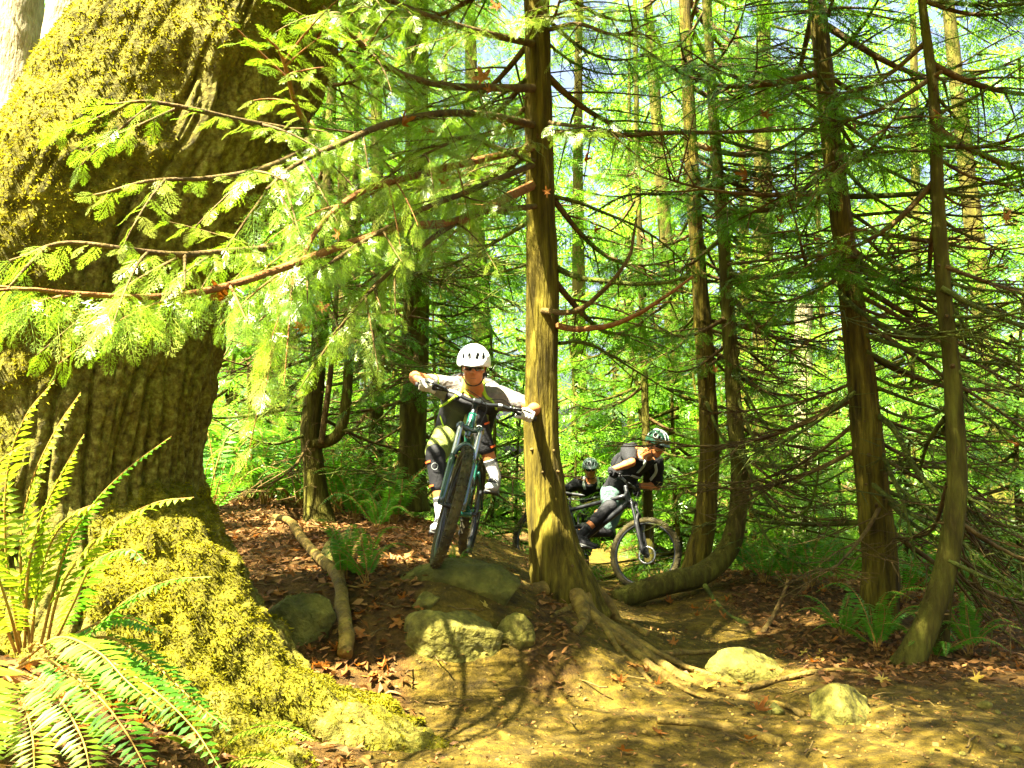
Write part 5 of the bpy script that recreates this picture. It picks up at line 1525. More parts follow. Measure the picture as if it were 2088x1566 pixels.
def torus_np(c, R, r, ax, nu=64, nv=12, flat=1.0):
    """ring around axis ax (unit)"""
    ax = nrm(ax)
    e1 = nrm(np.cross(ax, (0.3, .9, .31))); e2 = np.cross(ax, e1)
    u = np.linspace(0, 2 * math.pi, nu, endpoint=False); v = np.linspace(0, 2 * math.pi, nv, endpoint=False)
    rad = np.cos(u)[:, None] * e1 + np.sin(u)[:, None] * e2
    V = (np.asarray(c) + rad[:, None, :] * (R + r * np.cos(v))[None, :, None] + ax * (r * flat * np.sin(v))[None, :, None]).reshape(-1, 3)
    idx = np.arange(nu * nv).reshape(nu, nv)
    F = np.stack([idx, np.roll(idx, -1, 0), np.roll(np.roll(idx, -1, 0), -1, 1), np.roll(idx, -1, 1)], -1).reshape(-1, 4)
    return V, F
def bike(label, front, heading, uphint, steer, crank, colors, group):
    f = nrm(heading); u = nrm(np.asarray(uphint) - (np.asarray(uphint) @ f) * f); l = np.cross(u, f)
    root = obj('mountain_bike', None, mw=mat34(f, l, u, front))
    tag(root, label, 'bicycle', group)
    frame_m, fork_m = colors
    A = np.array([0, 0, .365]); ha = math.radians(65)
    a = np.array([-math.cos(ha), 0, math.sin(ha)]); pf = np.array([math.sin(ha), 0, math.cos(ha)])
    S0 = A - pf * .044
    crown, htop = S0 + a * .53, S0 + a * .665
    RS = np.array(Matrix.Rotation(steer, 3, Vector(a)))
    st = lambda P: (np.asarray(P) - S0) @ RS.T + S0
    rear = np.array([-1.2, 0, .365]); bb = np.array([-.78, 0, .335])
    def mk(name, parts, m, parent=root, steered=False, smooth=True):
        V, F = merge(parts)
        if steered:
            V = st(V)
        return obj(name, mesh_np(name, V, F, m, smooth), parent)
    Y = np.array([0, 1.0, 0])
    # frame
    seat_top = np.array([-.93, 0, .70])
    lin = lambda p, q, r0, r1, k=14, **kw: tube_np(np.array([p + (q - p) * t for t in np.linspace(0, 1, 8)]), np.linspace(r0, r1, 8), k, **kw)
    fr = mk('frame', [lin(crown + a * .012, htop, .031, .028), lin(crown + a * .03, bb + np.array([.02, 0, .03]), .030, .034), lin(htop - a * .03, seat_top, .024, .020), lin(bb, seat_top + np.array([-.02, 0, .04]), .024, .018),
                       lin(bb + Y * -.05, bb + Y * .05, .03, .03)], frame_m)
    mk('swingarm', [lin(bb + Y * .045 * s + np.array([-.03, 0, .02]), rear + Y * .07 * s, .014, .012, 8) for s in (-1, 1)] + [lin(seat_top + np.array([.03, .03 * s, -.08]), rear + Y * .07 * s, .011, .010, 8) for s in (-1, 1)], frame_m)
    mk('shock', [lin(np.array([-.60, 0, .60]), np.array([-.86, 0, .52]), .02, .02), lin(np.array([-.66, 0, .58]), np.array([-.80, 0, .54]), .028, .028)], M_blackp)
    mk('seatpost', [lin(seat_top, np.array([-.975, 0, .84]), .0145, .0145)], M_blackm)
    sv = [ell_np((-1.03, 0, .865), (.10, .065, .022)), ell_np((-.90, 0, .868), (.11, .022, .018))]
    mk('saddle', sv, M_blackp)
    # wheels
    def wheel(name, c, steered):
        T = mk(name, [torus_np(c, .308, .016, Y, flat=.95)], M_blackm, steered=steered)
        ty = [torus_np(c, .336, .030, Y, 72, 12)]
        for i in range(52):                                # tread knobs
            t = 2 * math.pi * i / 52
            rv = np.array([math.cos(t), 0, math.sin(t)]); tv = np.array([-math.sin(t), 0, math.cos(t)])
            for yy, rr in ((-.022, .356), (.022, .356), (0.008 * (1 if i % 2 else -1), .3655)):
                ty.append(box_np(c + rv * rr + Y * yy, (.012, .011, .010), np.column_stack([tv, Y, rv])))
        mk('tyre', ty, M_rubber, T, steered, smooth=False)
        mk('hub', [lin(c - Y * .05, c + Y * .05, .018, .018), lin(c + Y * .03, c + Y * .04, .032, .032)], M_blackm, T, steered)
        sp = []
        for i in range(28):
            t = 2 * math.pi * i / 28
            s = 1 if i % 2 else -1
            p = c + np.array([math.cos(t), 0, math.sin(t)]) * .30
            q = c + np.array([math.cos(t + .5 * (1 if i % 4 < 2 else -1)), 0, math.sin(t + .5 * (1 if i % 4 < 2 else -1))]) * .028 + Y * .033 * s
            sp.append(tube_np(np.array([q, p]), .0013, 4, cap=False))
        s_ = mk('spokes', sp, M_blackm, T, steered); s_['kind'] = 'stuff'
        mk('brake_disc', [torus_np(c + Y * .045, .082, .009, Y, 40, 4, flat=.12)], M_steel, T, steered)
    wheel('front_wheel', A, True)
    wheel('rear_wheel', rear, False)
    # fork
    fk = mk('fork', [lin(A + Y * .066 * s, A + Y * .062 * s + a * .33, .020, .023) for s in (-1, 1)] + [tube_np(np.array([A + Y * .062 * math.cos(t) + a * (.30 + .11 * math.sin(t)) + pf * .03 * math.sin(t) for t in np.linspace(0, math.pi, 12)]), .015, 8)]
            + [lin(A - Y * .08, A + Y * .08, .010, .010, 8)], fork_m, steered=True)
    for s in (-1, 1):
        mk('stanchion', [lin(A + Y * .062 * s + a * .30, A + Y * .062 * s + a * .545, .0168, .0168)], M_steel if frame_m is M_teal else M_blackm, fk, True)
    mk('crown', [tube_np(np.array([A + Y * y + a * (.535 + .012 * math.cos(y * 20)) - pf * .03 * (1 - (y / .066) ** 2) for y in np.linspace(-.075, .075, 13)]), .021, 10)] + [ell_np(A + Y * .062 * s + a * .552, (.022, .022, .018)) for s in (-1, 1)]
       + [lin(crown - a * .03, crown, .019, .026)], fork_m, fk, True)
    cal = mk('brake_calliper', [box_np(A + Y * .055 + np.array([-.07, 0, .05]), (.05, .03, .03))], M_orange if frame_m is M_teal else M_blackm, fk, True)
    # cockpit
    bc = htop + a * .07 + pf * .045
    mk('stem', [lin(htop + a * .0, htop + a * .075, .021, .019), lin(htop + a * .05, bc, .018, .018), lin(bc - Y * .026, bc + Y * .026, .022, .022)], M_blackm, steered=True)
    ys = np.linspace(-.40, .40, 31)
    rise = .028 * sstep(.06, .17, np.abs(ys)); back = -.045 * np.clip((np.abs(ys) - .12) / .27, 0, 1)
    BP = bc + np.outer(ys, Y) + np.outer(rise, a) + np.outer(back, pf)
    hb = mk('handlebar', [tube_np(BP, .0125 + .004 * (np.abs(ys) < .05), 10)], M_blackm, steered=True)
    mk('bar_decal', [tube_np(BP[8:12], .0131, 10, cap=False)], M_greystripe, hb, True); mk('bar_decal', [tube_np(BP[20:22], .0131, 10, cap=False)], M_greystripe, hb, True)
    grips = []
    for s in (-1, 1):
        g = BP[-6:] if s > 0 else BP[:6][::-1]
        mk('grip', [tube_np(g, .0165, 12)], M_blackp, hb, True)
        e = BP[-7] if s > 0 else BP[6]
        mk('brake_lever', [lin(e + pf * .0, e + pf * .045 - a * .01, .011, .009, 8), tube_np(catmull(np.array([e + pf * .045 - a * .01, e + pf * .06 - a * .012 + Y * s * .05, e + pf * .055 - a * .016 + Y * s * .11]), 10), .005, 6),
                           lin(e + pf * .02 - Y * s * .03, e + pf * .035 + Y * s * .05, .011, .011, 8)], M_blackm, hb, True)
        m4 = g[2] * .5 + g[3] * .5
        d_ = nrm(g[-1] - g[0])
        grips.append((st(m4), d_ @ RS.T, pf @ RS.T, a @ RS.T))
    for hose in ([tube_np(catmull(np.array([BP[6] + pf * .03, BP[10] + pf * .09 + a * .0, bc + pf * .10 - a * .06 + Y * .05, crown + pf * .06 + Y * .05, A + Y * .07 + a * .2 + pf * .0, A + Y * .075 + a * .06]), 24), .0026, 5, cap=False)],
                      [tube_np(catmull(np.array([BP[24] + pf * .03, BP[20] + pf * .08, bc + pf * .09 - a * .08, crown + Y * .02 + pf * .02, crown - np.array([.1, 0, .08])]), 20), .0026, 5, cap=False)]):
        mk('brake_hose', hose, M_blackp, hb, True)
    # cranks
    cd = np.array([math.cos(crank), 0, -math.sin(crank)])          # direction of the right crank
    cr = mk('crankset', [lin(bb - Y * .075, bb - Y * .075 + cd * .17, .015, .011, 8), lin(bb + Y * .075, bb + Y * .075 - cd * .17, .015, .011, 8), torus_np(bb - Y * .052, .060, .006, Y, 40, 6), lin(bb - Y * .08, bb + Y * .08, .016, .016, 8)], M_blackm)
    ped = []
    for s, k in ((-1, 1), (1, -1)):
        c = bb + Y * s * .15 + cd * .17 * k
        mk('pedal', [box_np(c, (.10, .10, .014)), box_np(c + np.array([.045, 0, 0]), (.008, .1, .022)), box_np(c - np.array([.045, 0, 0]), (.008, .1, .022))], M_blackm, cr)
        ped.append(c)
    mk('chain', [tube_np(catmull(np.array([bb - Y * .052 + np.array([0, 0, .062]), rear - Y * .045 + np.array([0, 0, .045]), rear - Y * .045 + np.array([-.045, 0, 0]), rear - Y * .05 + np.array([.02, 0, -.10]), rear - Y * .05 + np.array([.05, 0, -.16]), bb - Y * .052 + np.array([0, 0, -.062])]), 40), .004, 6, cap=False)], M_steel)
    mk('derailleur', [lin(rear - Y * .06 + np.array([0, 0, -.03]), rear - Y * .06 + np.array([.03, 0, -.10]), .015, .012, 8), lin(rear - Y * .055 + np.array([.02, 0, -.10]), rear - Y * .055 + np.array([.055, 0, -.19]), .012, .010, 8)], M_blackm)
    mk('cassette', [lin(rear - Y * .02, rear - Y * .055, .075, .03, 20)], M_steel)
    Mw = np.array(root.matrix_basis)
    tw = lambda p: Mw[:3, :3] @ np.asarray(p) + Mw[:3, 3]
    tv = lambda v: Mw[:3, :3] @ np.asarray(v)
    G = [(tw(g[0]), tv(g[1]), tv(g[2]), tv(g[3])) for g in grips]      # right, left
    return root, G, [tw(p) for p in ped], f, l, u, tw

def glove_parts(g, wrist, side):
    """closed hand on a grip: g = (centre, outward bar axis, forward, up)"""
    c, b, f, u = g
    v = wrist - c; v = nrm(v - (v @ b) * b)                          # towards the wrist, across the bar
    t0 = nrm(u - (u @ b) * b)
    back = nrm(v)
    fw = -back
    up = nrm(t0 - (t0 @ back) * back * .6)
    up = nrm(up - (up @ back) * back)
    def at(o, ph, r):
        return c + b * o + r * (math.cos(ph) * up + math.sin(ph) * fw)
    P = []
    offs = [.034, .012, -.011, -.033]
    lens = [.92, 1.0, 1.04, .95]
    for o, k in zip(offs, lens):
        ch = [at(o, math.radians(-25), .033), at(o, math.radians(28 * k), .037), at(o * .95, math.radians(95 * k), .031), at(o * .92, math.radians(165 * k), .028), at(o * .9, math.radians(215 * k), .026)]
        rr = [.0125, .0120, .0108, .0102, .0092]
        for i in range(4):
            P += caps(ch[i], rr[i], ch[i + 1], rr[i + 1], 10)
    # palm and back of the hand
    R = np.column_stack([b, nrm(up + back * .55), np.cross(b, nrm(up + back * .55))])
    P.append(ell_np(at(0, math.radians(-50), .034), (.046, .020, .040), R, 14, 9))
    P += caps(at(.0, math.radians(-62), .045), .028, c * .35 + wrist * .65 + up * .004, .030, 12)
    P += caps(c * .35 + wrist * .65 + up * .004, .030, wrist, .032, 12)
    # thumb leaves the inner side of the palm and closes under the bar
    th = [at(-.030, math.radians(-70), .036), at(-.052, math.radians(-110), .034), at(-.056, math.radians(-165), .030), at(-.045, math.radians(-215), .028)]
    for i in range(3):
        P += caps(th[i], .0135 - .001 * i, th[i + 1], .0125 - .001 * i, 10)
    return P

def helmet(parent, off, c, f, l, u, shell, visor_m, sc=1.0, stripe=None):
    c = c + u * .030 - f * .005
    rf, rl, ru = .128 * sc, .097 * sc, .110 * sc
    na, ne = 132, 40
    al = np.linspace(-math.pi, math.pi, na, endpoint=False)
    vents = [(15, 25, 8, 14, .25), (42, 23, 9, 16, .35), (18, 60, 10, 7, -.5), (72, 36, 10, 11, .3), (108, 36, 11, 11, 0), (146, 34, 10, 12, -.2), (60, 64, 14, 6, 0), (125, 62, 16, 6, 0)]
    V, keep = [], []
    for j in range(ne):
        for i in range(na):
            a = al[i]
            lo = math.radians(-6 - 16 * (1 - math.cos(a)) / 2 + 6 * math.exp(-((abs(a) - 1.5) / .35) ** 2))
            e = lo + (math.radians(89) - lo) * j / (ne - 1)
            bulge = 1 + .035 * math.cos(a * 2) ** 2 * math.cos(e) + .03 * math.cos(e) * math.cos(6 * a)* .5
            V.append(c + bulge * (f * rf * math.cos(e) * math.cos(a) + l * rl * math.cos(e) * math.sin(a) + u * ru * math.sin(e)))
    F = []
    for j in range(ne - 1):
        for i in range(na):
            a = math.degrees(al[i] + math.pi / na); e = -6 + 95 * (j + .5) / (ne - 1)
            hole = False
            for va, ve, ha, he, sl in vents:
                x = (abs(a) - va - sl * (e - ve)) / ha; y = (e - ve) / he
                if x * x + y * y < 1:
                    hole = True
            if not hole:
                F.append((j * na + i, j * na + (i + 1) % na, (j + 1) * na + (i + 1) % na, (j + 1) * na + i))
    V = np.array(V)
    h = obj('helmet', solid('helmet', V - off, np.array(F), shell, .014), parent)
    R = np.column_stack([f, l, u])
    Vl, Fl = ell_np(c, (rf * .955, rl * .945, ru * .955), R, 30, 16)
    keepf = np.array([((Vl[q] - c) @ u > -.015).all() for q in Fl])
    obj('liner', mesh_np('liner', Vl - off, Fl[keepf], M_liner, True), h)
    # visor
    rows = []
    for s in np.linspace(0, 1, 5):
        rows.append([c + f * ((rf * 1.06 + .052 * s * math.cos(a * 1.25)) * math.cos(a)) + l * (rl * 1.09 * math.sin(a)) + u * (.030 - .038 * s) for a in np.linspace(-.95, .95, 17)])
    Vv = np.array(rows).reshape(-1, 3)
    ix = np.arange(85).reshape(5, 17)
    Fv = np.stack([ix[:-1, :-1], ix[:-1, 1:], ix[1:, 1:], ix[1:, :-1]], -1).reshape(-1, 4)
    obj('visor', solid('visor', Vv - off, Fv, visor_m, .006), h)
    if stripe is not None:
        for s in (-1, 1):
            pts = np.array([c + 1.05 * (f * rf * math.cos(e) * .98 + u * ru * math.sin(e)) + l * s * .02 for e in np.linspace(.1, 2.3, 14)])
            pts = np.array([c + 1.09 * (f * rf * math.cos(e) + u * ru * math.sin(e)) + l * s * .022 for e in np.linspace(.35, 2.2, 14)])
            Vt, Ft = tube_np(pts, .012, 8, flat=.4)
            obj('stripe', mesh_np('stripe', Vt - off, Ft, stripe, True), h)
    return h

def ribbon(points, normals, w, th=.005):
    P = np.array(points); N = np.array(normals)
    T = np.gradient(P, axis=0)
    S = np.cross(T, N); S /= np.linalg.norm(S, axis=1)[:, None] + 1e-9
    V = np.concatenate([P - S * w / 2 + N * .001, P + S * w / 2 + N * .001, P + S * w / 2 * .92 + N * th, P - S * w / 2 * .92 + N * th])
    n = len(P)
    F = []
    for i in range(n - 1):
        for a, b in ((0, 1), (1, 2), (2, 3), (3, 0)):
            F.append((a * n + i, b * n + i, b * n + i + 1, a * n + i + 1))
    F += [(0, n, 2 * n, 3 * n), (n - 1, 4 * n - 1, 3 * n - 1, 2 * n - 1)]
    return V, np.array(F)
def px_ribbon(bvh, off, pxs, w, n=16):
    """strap laid on a garment where sight lines through photo pixels meet it"""
    C = catmull(np.array(pxs, float), n)
    P, N = [], []
    for x, y in C:
        r = raydir(x, y)
        h = bvh.ray_cast(Vector((0, 0, CAM_Z)) - Vector(tuple(off)), Vector(tuple(nrm(r))))
        if h[0] is None:
            continue
        P.append(np.array(h[0]) + off + np.array(h[1]) * .004); N.append(np.array(h[1]))
    if len(P) < 4:
        return None
    P, N = np.array(P), np.array(N)
    k = np.array([.25, .5, .25])
    for _ in range(3):
        for i in range(3):
            P[1:-1, i] = np.convolve(P[:, i], k, 'valid'); N[1:-1, i] = np.convolve(N[:, i], k, 'valid')
    N /= np.linalg.norm(N, axis=1)[:, None]
    return ribbon(P + N * .006, N, w)

def person(label, J, st):
    """J: joints in world space; st: clothing materials"""
    hip, sh, L, Ls = J['hip'], J['sh'], nrm(J['L']), nrm(J['Ls'])
    off = hip.copy()
    root = thing('person', label, 'person', tuple(off), 'mountain bikers on the trail')
    axis = nrm(sh - hip)
    front = nrm(np.cross(L, axis) * 1.0)
    if front @ J['f'] < 0:
        front = -front
    backv = -front
    mid1 = hip + (sh - hip) * .35 + backv * .035
    mid2 = hip + (sh - hip) * .72 + backv * .035
    TP = catmull(np.array([hip - axis * .06, hip, mid1, mid2, sh, sh + axis * .035]), 22)
    BLD = J.get('build', 1.0)
    def torso(k, w):
        k = k * BLD
        R = np.interp(np.linspace(0, 1, 22), [0, .2, .45, .72, .92, 1], [.15, .158, .152, .178, .165, .09]) * k * w
        return tube_np(TP, R, 24, up=front, flat=.66)
    hj = {s: hip + L * (.085 * k) - axis * .03 for s, k in (('r', -1), ('l', 1))}
    sj = {s: sh + Ls * (.175 * BLD * k) - axis * .01 for s, k in (('r', -1), ('l', 1))}
    wr, el, kn, an = {}, {}, {}, {}
    for s in 'rl':
        g = J['grip'][s]
        c, b, gf, gu = g
        d = nrm(sj[s] - c)
        wr[s] = c + nrm(d * .6 - gf * .45 + gu * .35) * .078
        el[s] = ik(sj[s], wr[s], .285, .25, np.asarray(J['elbow'][s], float))
        an[s] = J['foot'][s] + J['u'] * .095 - J['ff'] * .06
        kn[s] = ik(hj[s], an[s], .44, .43, np.asarray(J['knee'][s], float))
    hc, hf, hu = J['head'], nrm(J['hf']), None
    hu = nrm(np.asarray(J['hu'], float) - (np.asarray(J['hu'], float) @ hf) * hf)
    hl = np.cross(hu, hf)
    R = np.column_stack([hf, hl, hu])
    q = lambda a, b, c_: hc + hf * a + hl * b + hu * c_
    B = [torso(.93, 1.0)]
    for s in 'rl':
        B += caps(sj[s] - Ls * (.02 if s == 'l' else -.02), .050, el[s], .043) + caps(el[s], .044, wr[s], .029)
        B.append(ell_np(el[s] * .72 + wr[s] * .28, (.047, .047, .047)))
        B += caps(hj[s], .092, kn[s], .062) + caps(kn[s], .060, an[s], .040)
        B.append(ell_np(kn[s] * .7 + an[s] * .3 - J['ff'] * .02, (.058, .058, .058)))
    B += caps(sh + axis * .0, .075, q(-.03, 0, -.07), .058)
    hp = [ell_np(q(-.008, 0, .02), (.098, .076, .105), R, 20, 14), ell_np(q(.020, 0, -.055), (.068, .062, .062), R, 18, 12), ell_np(q(.052, 0, -.095), (.032, .034, .026), R, 14, 9), ell_np(q(.070, 0, .026), (.022, .055, .014), R, 14, 8),
          ell_np(q(.045, .038, -.035), (.036, .026, .030), R, 12, 8), ell_np(q(.045, -.038, -.035), (.036, .026, .030), R, 12, 8)]
    nose = caps(q(.082, 0, .012), .010, q(.108, 0, -.026), .0145, 10) + [ell_np(q(.096, s * .013, -.031), (.011, .010, .009), R, 10, 7) for s in (-1, 1)]
    ears = [ell_np(q(-.012, s * .078, -.012), (.018, .008, .030), R, 12, 8) for s in (-1, 1)]
    lips = [ell_np(q(.076, 0, -.064), (.012, .026, .006), R, 12, 7), ell_np(q(.074, 0, -.075), (.013, .024, .007), R, 12, 7)]
    B += hp + nose + ears + lips
    obj('body', blob('body', B, J.get('vox', .009), 3, st['skin'], off), root)
    # face details
    Vm, Fm = tube_np(catmull(np.array([q(.070, -.028, -.071), q(.085, -.012, -.069), q(.0885, 0, -.0695), q(.085, .012, -.069), q(.070, .028, -.071)]), 14), .0022, 6)
    obj('mouth', mesh_np('mouth', Vm - off, Fm, M_beard, True), root)
    rows = []
    for tt in np.linspace(0, 1, 5):
        rows.append([q(.094 * math.cos(a) + .012 - .006 * tt, .079 * math.sin(a), .012 - .036 * tt * (1 - .35 * abs(math.sin(a)) - .6 * math.exp(-(a / .16) ** 2) * tt)) for a in np.linspace(-1.05, 1.05, 23)])
    ix = np.arange(115).reshape(5, 23)
    Fv = np.stack([ix[:-1, :-1], ix[:-1, 1:], ix[1:, 1:], ix[1:, :-1]], -1).reshape(-1, 4)
    sg = obj('sunglasses', solid('sunglasses', np.array(rows).reshape(-1, 3) - off, Fv, M_lens, .003), root)
    for s in (-1, 1):
        Vt, Ft = tube_np(np.array([q(.05, s * .072, .008), q(0, s * .082, .008), q(-.03, s * .082, .0)]), .003, 6)
        obj('temple', mesh_np('temple', Vt - off, Ft, M_blackp), sg)
    he = helmet(root, off, hc, hf, hl, hu, st['shell'], st['visor'], stripe=st.get('stripe'))
    Vt, Ft = tube_np(catmull(np.array([q(.015, -.083, .015), q(.02, -.076, -.05), q(.035, -.045, -.108), q(.045, 0, -.122), q(.035, .045, -.108), q(.02, .076, -.05), q(.015, .083, .015)]), 24), .0045, 6)
    obj('chin_strap', mesh_np('chin_strap', Vt - off, Ft, M_blackp), he)
    # shirt
    SH = [torso(1.06, 1.0)]
    for s in 'rl':
        e = sj[s] + (el[s] - sj[s]) * st.get('sleeve', .72)
        SH += caps(sj[s] - Ls * (.03 if s == 'l' else -.03), .090, e, .062)
        SH.append(ell_np(sj[s] * .55 + sh * .45 - axis * .03, (.085, .085, .085)))
    shirt = blob('shirt', SH, .011, 4, st['shirt'], off)
    # cloth folds
    n = len(shirt.vertices)
    co = np.empty(n * 3, np.float32); shirt.vertices.foreach_get('co', co); co = co.reshape(-1, 3).astype(float)
    no = np.empty(n * 3, np.float32); shirt.vertices.foreach_get('normal', no); no = no.reshape(-1, 3)
    fold = vnoise(np.stack([co @ axis * 16, co @ L * 5, co @ front * 5], -1) + .0)
    co = co + no * (.008 * fold + .004 * vnoise(co * 30))[:, None]
    shirt.vertices.foreach_set('co', co.astype(np.float32).ravel()); shirt.update()
    so_ = obj('shirt', shirt, root)
    if st.get('shade_vest') is not None:  # dark torso shell: colour carries chest shade as well as a vest
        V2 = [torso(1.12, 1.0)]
        obj('shade_vest', blob('shade_vest', V2, .011, 4, st['shade_vest'], off), so_)
    if st.get('band') is not None:
        for s in 'rl':
            a_, b_ = sj[s] + (el[s] - sj[s]) * (st['sleeve'] - .10), sj[s] + (el[s] - sj[s]) * (st['sleeve'] - .03)
            Vb, Fb = tube_np(np.array([a_, b_]), .0665, 20, cap=False)
            obj('sleeve_band', mesh_np('sleeve_band', Vb - off, Fb, st['band'], True), so_)
    # shorts
    PT = [tube_np(TP[:8], np.linspace(.165, .165, 8) * 1.03, 24, up=front, flat=.74)]
    for s in 'rl':
        e = hj[s] + (kn[s] - hj[s]) * .90
        PT += caps(hj[s], .112, e, .088)
    shorts = blob('shorts', PT, .012, 4, st['shorts'], off)
    n = len(shorts.vertices)
    co = np.empty(n * 3, np.float32); shorts.vertices.foreach_get('co', co); co = co.reshape(-1, 3).astype(float)
    no = np.empty(n * 3, np.float32); shorts.vertices.foreach_get('normal', no); no = no.reshape(-1, 3)
    co = co + no * (.007 * vnoise(co * np.array([11, 11, 18])))[:, None]
    shorts.vertices.foreach_set('co', co.astype(np.float32).ravel()); shorts.update()
    obj('shorts', shorts, root)
    for s in 'rl':
        a_, b_ = kn[s] + (hj[s] - kn[s]) * .13, kn[s] + (an[s] - kn[s]) * .52
        P = caps(a_, .074, kn[s], .071) + caps(kn[s], .071, b_, .060)
        P.append(ell_np(kn[s] + J['ff'] * .025, (.058, .058, .07)))
        kp = obj('knee_pad', blob('knee_pad', P, .010, 3, st['pad'], off), root)
        if st.get('trim') is not None:
            for t_ in (.12, .50):
                c1 = kn[s] + (an[s] - kn[s]) * t_; c2 = kn[s] + (an[s] - kn[s]) * (t_ + .03)
                Vb, Fb = tube_np(np.array([c1, c2]), .0655 if t_ > .3 else .0745, 18, cap=False)
                Vb = Vb + J['ff'] * .0
                kf = np.array([((Vb[f_].mean(0) - c1) @ (L * (-1 if s == 'r' else 1)) > .035) for f_ in Fb])
                uu, inv = np.unique(Fb[kf], return_inverse=True)
                obj('trim', mesh_np('trim', Vb[uu] - off, inv.reshape(-1, 4), st['trim'], True), kp)
            ring_c = kn[s] * .8 + an[s] * .2 + J['ff'] * .078
            obj('emblem', (lambda vf: mesh_np('emblem', vf[0] - off, vf[1], M_greystripe, True))(torus_np(ring_c, .022, .002, J['ff'], 24, 6)), kp)
        P = caps(kn[s] + (an[s] - kn[s]) * .72, .047, an[s], .042)
        sk = obj('sock', blob('sock', P, .008, 2, st['sock'], off), root)
        Vb, Fb = tube_np(np.array([kn[s] + (an[s] - kn[s]) * .72, kn[s] + (an[s] - kn[s]) * .77]), .0485, 16, cap=False)
        obj('cuff', mesh_np('cuff', Vb - off, Fb, M_dark, True), sk)
        ft, up_ = J['ff'], J['u']
        lt = np.cross(up_, ft)
        Rf = np.column_stack([ft, lt, up_])
        c = J['foot'][s]
        P = [ell_np(c + ft * .05 + up_ * .030, (.115, .047, .034), Rf, 18, 10), ell_np(c - ft * .07 + up_ * .040, (.070, .042, .048), Rf, 16, 10), ell_np(c - ft * .02 + up_ * .055, (.075, .038, .036), Rf, 16, 10)] + caps(an[s] - up_ * .01, .043, an[s] - up_ * .05, .046)
        so2 = obj('shoe', blob('shoe', P, .008, 3, st['shoe'], off), root)
        V, F = ell_np(c + ft * .0 + up_ * .006, (.155, .050, .016), Rf, 22, 8)
        obj('sole', mesh_np('sole', V - off, F, st.get('sole', M_sole), True), so2)
        for k in range(4):
            V, F = tube_np(catmull(np.array([c + ft * (.02 + .02 * k) + lt * -.03 + up_ * (.072 - .010 * k), c + ft * (.03 + .02 * k) + up_ * (.092 - .012 * k), c + ft * (.02 + .02 * k) + lt * .03 + up_ * (.072 - .010 * k)]), 8), .004, 5)
            obj('lace', mesh_np('lace', V - off, F, M_dark), so2)
        gl = obj('glove', blob('glove', glove_parts(J['grip'][s], wr[s], s), .0052, 2, st['glove'], off), root)
        V, F = tube_np(np.array([wr[s] - nrm(el[s] - wr[s]) * .006, wr[s] + nrm(el[s] - wr[s]) * .022]), .0355, 18, cap=True)
        obj('cuff', mesh_np('cuff', V - off, F, st.get('cuff', M_dark), True), gl)
    srf = [so_.data] + [c.data for c in so_.children if c.name.startswith('shade_vest')]
    vs, ps = [], []
    for me_ in srf:
        ps += [tuple(i + len(vs) for i in p.vertices) for p in me_.polygons]
        vs += [v.co.copy() for v in me_.vertices]
    bvh = BVHTree.FromPolygons(vs, ps)
    return root, off, bvh, dict(axis=axis, front=front, sh=sh, hip=hip, L=L)

def pack(label, D, m, strap_m, bvh, off, straps, group=None):
    o = D['hip'] + (D['sh'] - D['hip']) * .6 - D['front'] * .17
    R = np.column_stack([D['L'], D['axis'], D['front']])
    root = thing('backpack', label, 'backpack', tuple(o), 'hydration packs')
    obj('bag', blob('bag', [ell_np(o, (.11, .21, .062), R, 20, 14), ell_np(o + D['axis'] * .17, (.085, .07, .05), R, 16, 10), ell_np(o - D['front'] * .05 - D['axis'] * .06, (.09, .12, .04), R, 16, 10)], .012, 3, m, o), root)
    for pxs, w in straps:
        rb = px_ribbon(bvh, off, pxs, w)
        if rb is not None:
            obj('strap', mesh_np('strap', rb[0] - o, rb[1], strap_m, False), root)
    return root

G3 = 'mountain bikes on the trail'
# first rider
fr1, re1 = W(894, 1160, 5.2), np.array([-.345, 6.37, .60])
hd = nrm(fr1 - re1)
bk, G, PED, f, l, u, tw = bike('teal full suspension mountain bike, front wheel turned, under the white helmeted rider', fr1, hd, (.165, 0, 1), math.radians(14), math.radians(72), (M_teal, M_forkm), G3)
J = dict(build=1.18, hip=W(944, 880, 6.46), sh=W(966, 800, 6.08), L=(1, .05, -.14), Ls=(1, .05, -.20), f=f, u=u, ff=nrm(f - u * .08), grip={'r': G[0], 'l': G[1]}, foot={'r': PED[0] + u * .012, 'l': PED[1] + u * .012},
         elbow={'r': (-.6, .3, .3), 'l': (.7, .3, .0)}, knee={'r': (-.30, -1, .3), 'l': (.06, -1, .35)}, head=W(966, 748, 5.88), hf=(.02, -1, -.20), hu=(.03, -.15, 1), vox=.010)
st1 = dict(skin=M_skin, shell=M_shellw, visor=M_shellw, shirt=M_shirt1, shade_vest=M_pad, sleeve=.50, band=M_lime, shorts=M_olive, pad=M_pad, trim=M_orange, sock=M_sock, shoe=M_shoe, glove=M_white, cuff=M_dark)
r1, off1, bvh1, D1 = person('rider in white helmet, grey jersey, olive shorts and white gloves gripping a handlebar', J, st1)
pack('dark hydration pack with lime green straps on the first rider', D1, M_pad, M_lime, bvh1, off1,
     [([(946, 776), (943, 789), (938, 802), (929, 809)], .030), ([(929, 809), (918, 816), (901, 828)], .016), ([(943, 798), (960, 809), (980, 823)], .014), ([(983, 780), (985, 796), (991, 812), (1001, 818)], .030), ([(1000, 817), (1012, 832)], .016),
      ([(900, 846), (906, 866), (914, 884)], .012)])
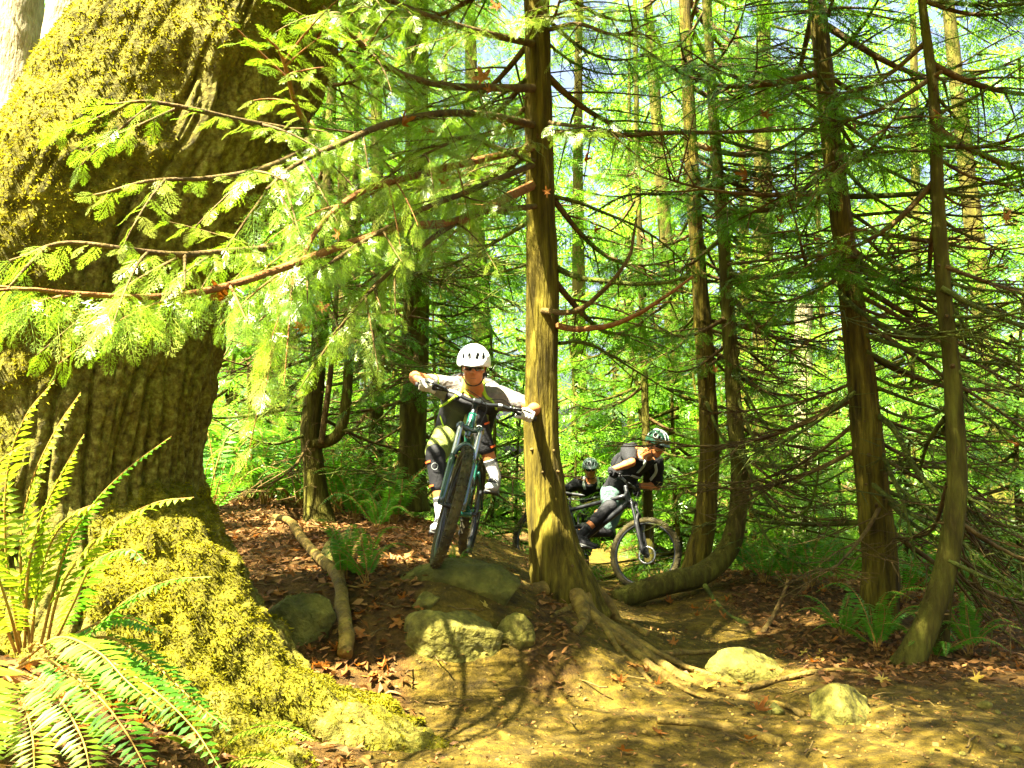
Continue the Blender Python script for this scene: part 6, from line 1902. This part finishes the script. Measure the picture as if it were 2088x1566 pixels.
# second rider
fr2 = W(1302, 1206, 8.72)
hd = np.array([.82, -.57, -.08])
bk, G, PED, f, l, u, tw = bike('black mountain bike leaning round the thick cedar, seen from its front corner', fr2, hd, (.50, 0, 1), math.radians(4), math.radians(5), (M_blackm, M_blackp), G3)
J = dict(build=1.16, hip=W(1258, 1002, 9.6), sh=W(1310, 930, 9.3), L=(.72, .68, -.05), Ls=(.90, .38, -.28), f=f, u=u, ff=nrm(f - u * .1), grip={'r': G[0], 'l': G[1]}, foot={'r': PED[0] + u * .012, 'l': PED[1] + u * .012},
         elbow={'r': (.1, -.9, -.4), 'l': (.8, .3, -.1)}, knee={'r': (.5, -1, .3), 'l': (.9, .2, .35)}, head=W(1339, 907, 9.02), hf=(.52, -.80, -.30), hu=(.25, -.1, 1), vox=.012)
st2 = dict(skin=M_skin, shell=M_shellg, visor=M_shellk, stripe=M_greystripe, shirt=M_blackc, sleeve=.8, shorts=M_tealc, pad=M_pad, sock=M_blackc, shoe=M_pad, glove=M_blackc)
r2, off2, bvh2, D2 = person('rider in black jersey, pale teal shorts and green helmet crouching over a bike', J, st2)
pack('dark hydration pack with pale straps on the rider in teal shorts', D2, M_blackc, M_palestrap, bvh2, off2, [([(1318, 932), (1312, 948), (1300, 962)], .03), ([(1335, 945), (1338, 960), (1328, 978)], .03), ([(1286, 968), (1298, 972), (1310, 974)], .028)])
# third rider
fr3 = W(1194, 1192, 11.2)
bk, G, PED, f, l, u, tw = bike('dark mountain bike half hidden between the thick cedar and the second rider', fr3, np.array([-.10, -1, 0]), (-.03, 0, 1), math.radians(-4), math.radians(10), (M_blackm, M_blackp), G3)
J = dict(hip=W(1209, 1052, 12.15), sh=W(1205, 984, 11.75), L=(1, 0, 0), Ls=(1, 0, -.04), f=f, u=u, ff=nrm(f - u * .08), grip={'r': G[0], 'l': G[1]}, foot={'r': PED[0] + u * .012, 'l': PED[1] + u * .012},
         elbow={'r': (-.5, .6, -.3), 'l': (.5, .6, -.3)}, knee={'r': (-.4, -1, .3), 'l': (.4, -1, .3)}, head=W(1204, 957, 11.68), hf=(.0, -1, -.10), hu=(0, -.1, 1), vox=.014)
st3 = dict(skin=M_skin, shell=M_shellk, visor=M_shellk, shirt=M_blackc, sleeve=.7, shorts=M_dark, pad=M_pad, sock=M_blackc, shoe=M_pad, glove=M_blackc)
r3, off3, bvh3, D3 = person('rider in plain black shirt and dark helmet farthest back on the trail', J, st3)
pack('dark hydration pack with pale straps on the farthest rider', D3, M_blackc, M_palestrap, bvh3, off3, [([(1191, 974), (1190, 985), (1193, 996)], .035), ([(1219, 974), (1220, 985), (1217, 996)], .035)])
bpy.data.scenes.remove(TMP)
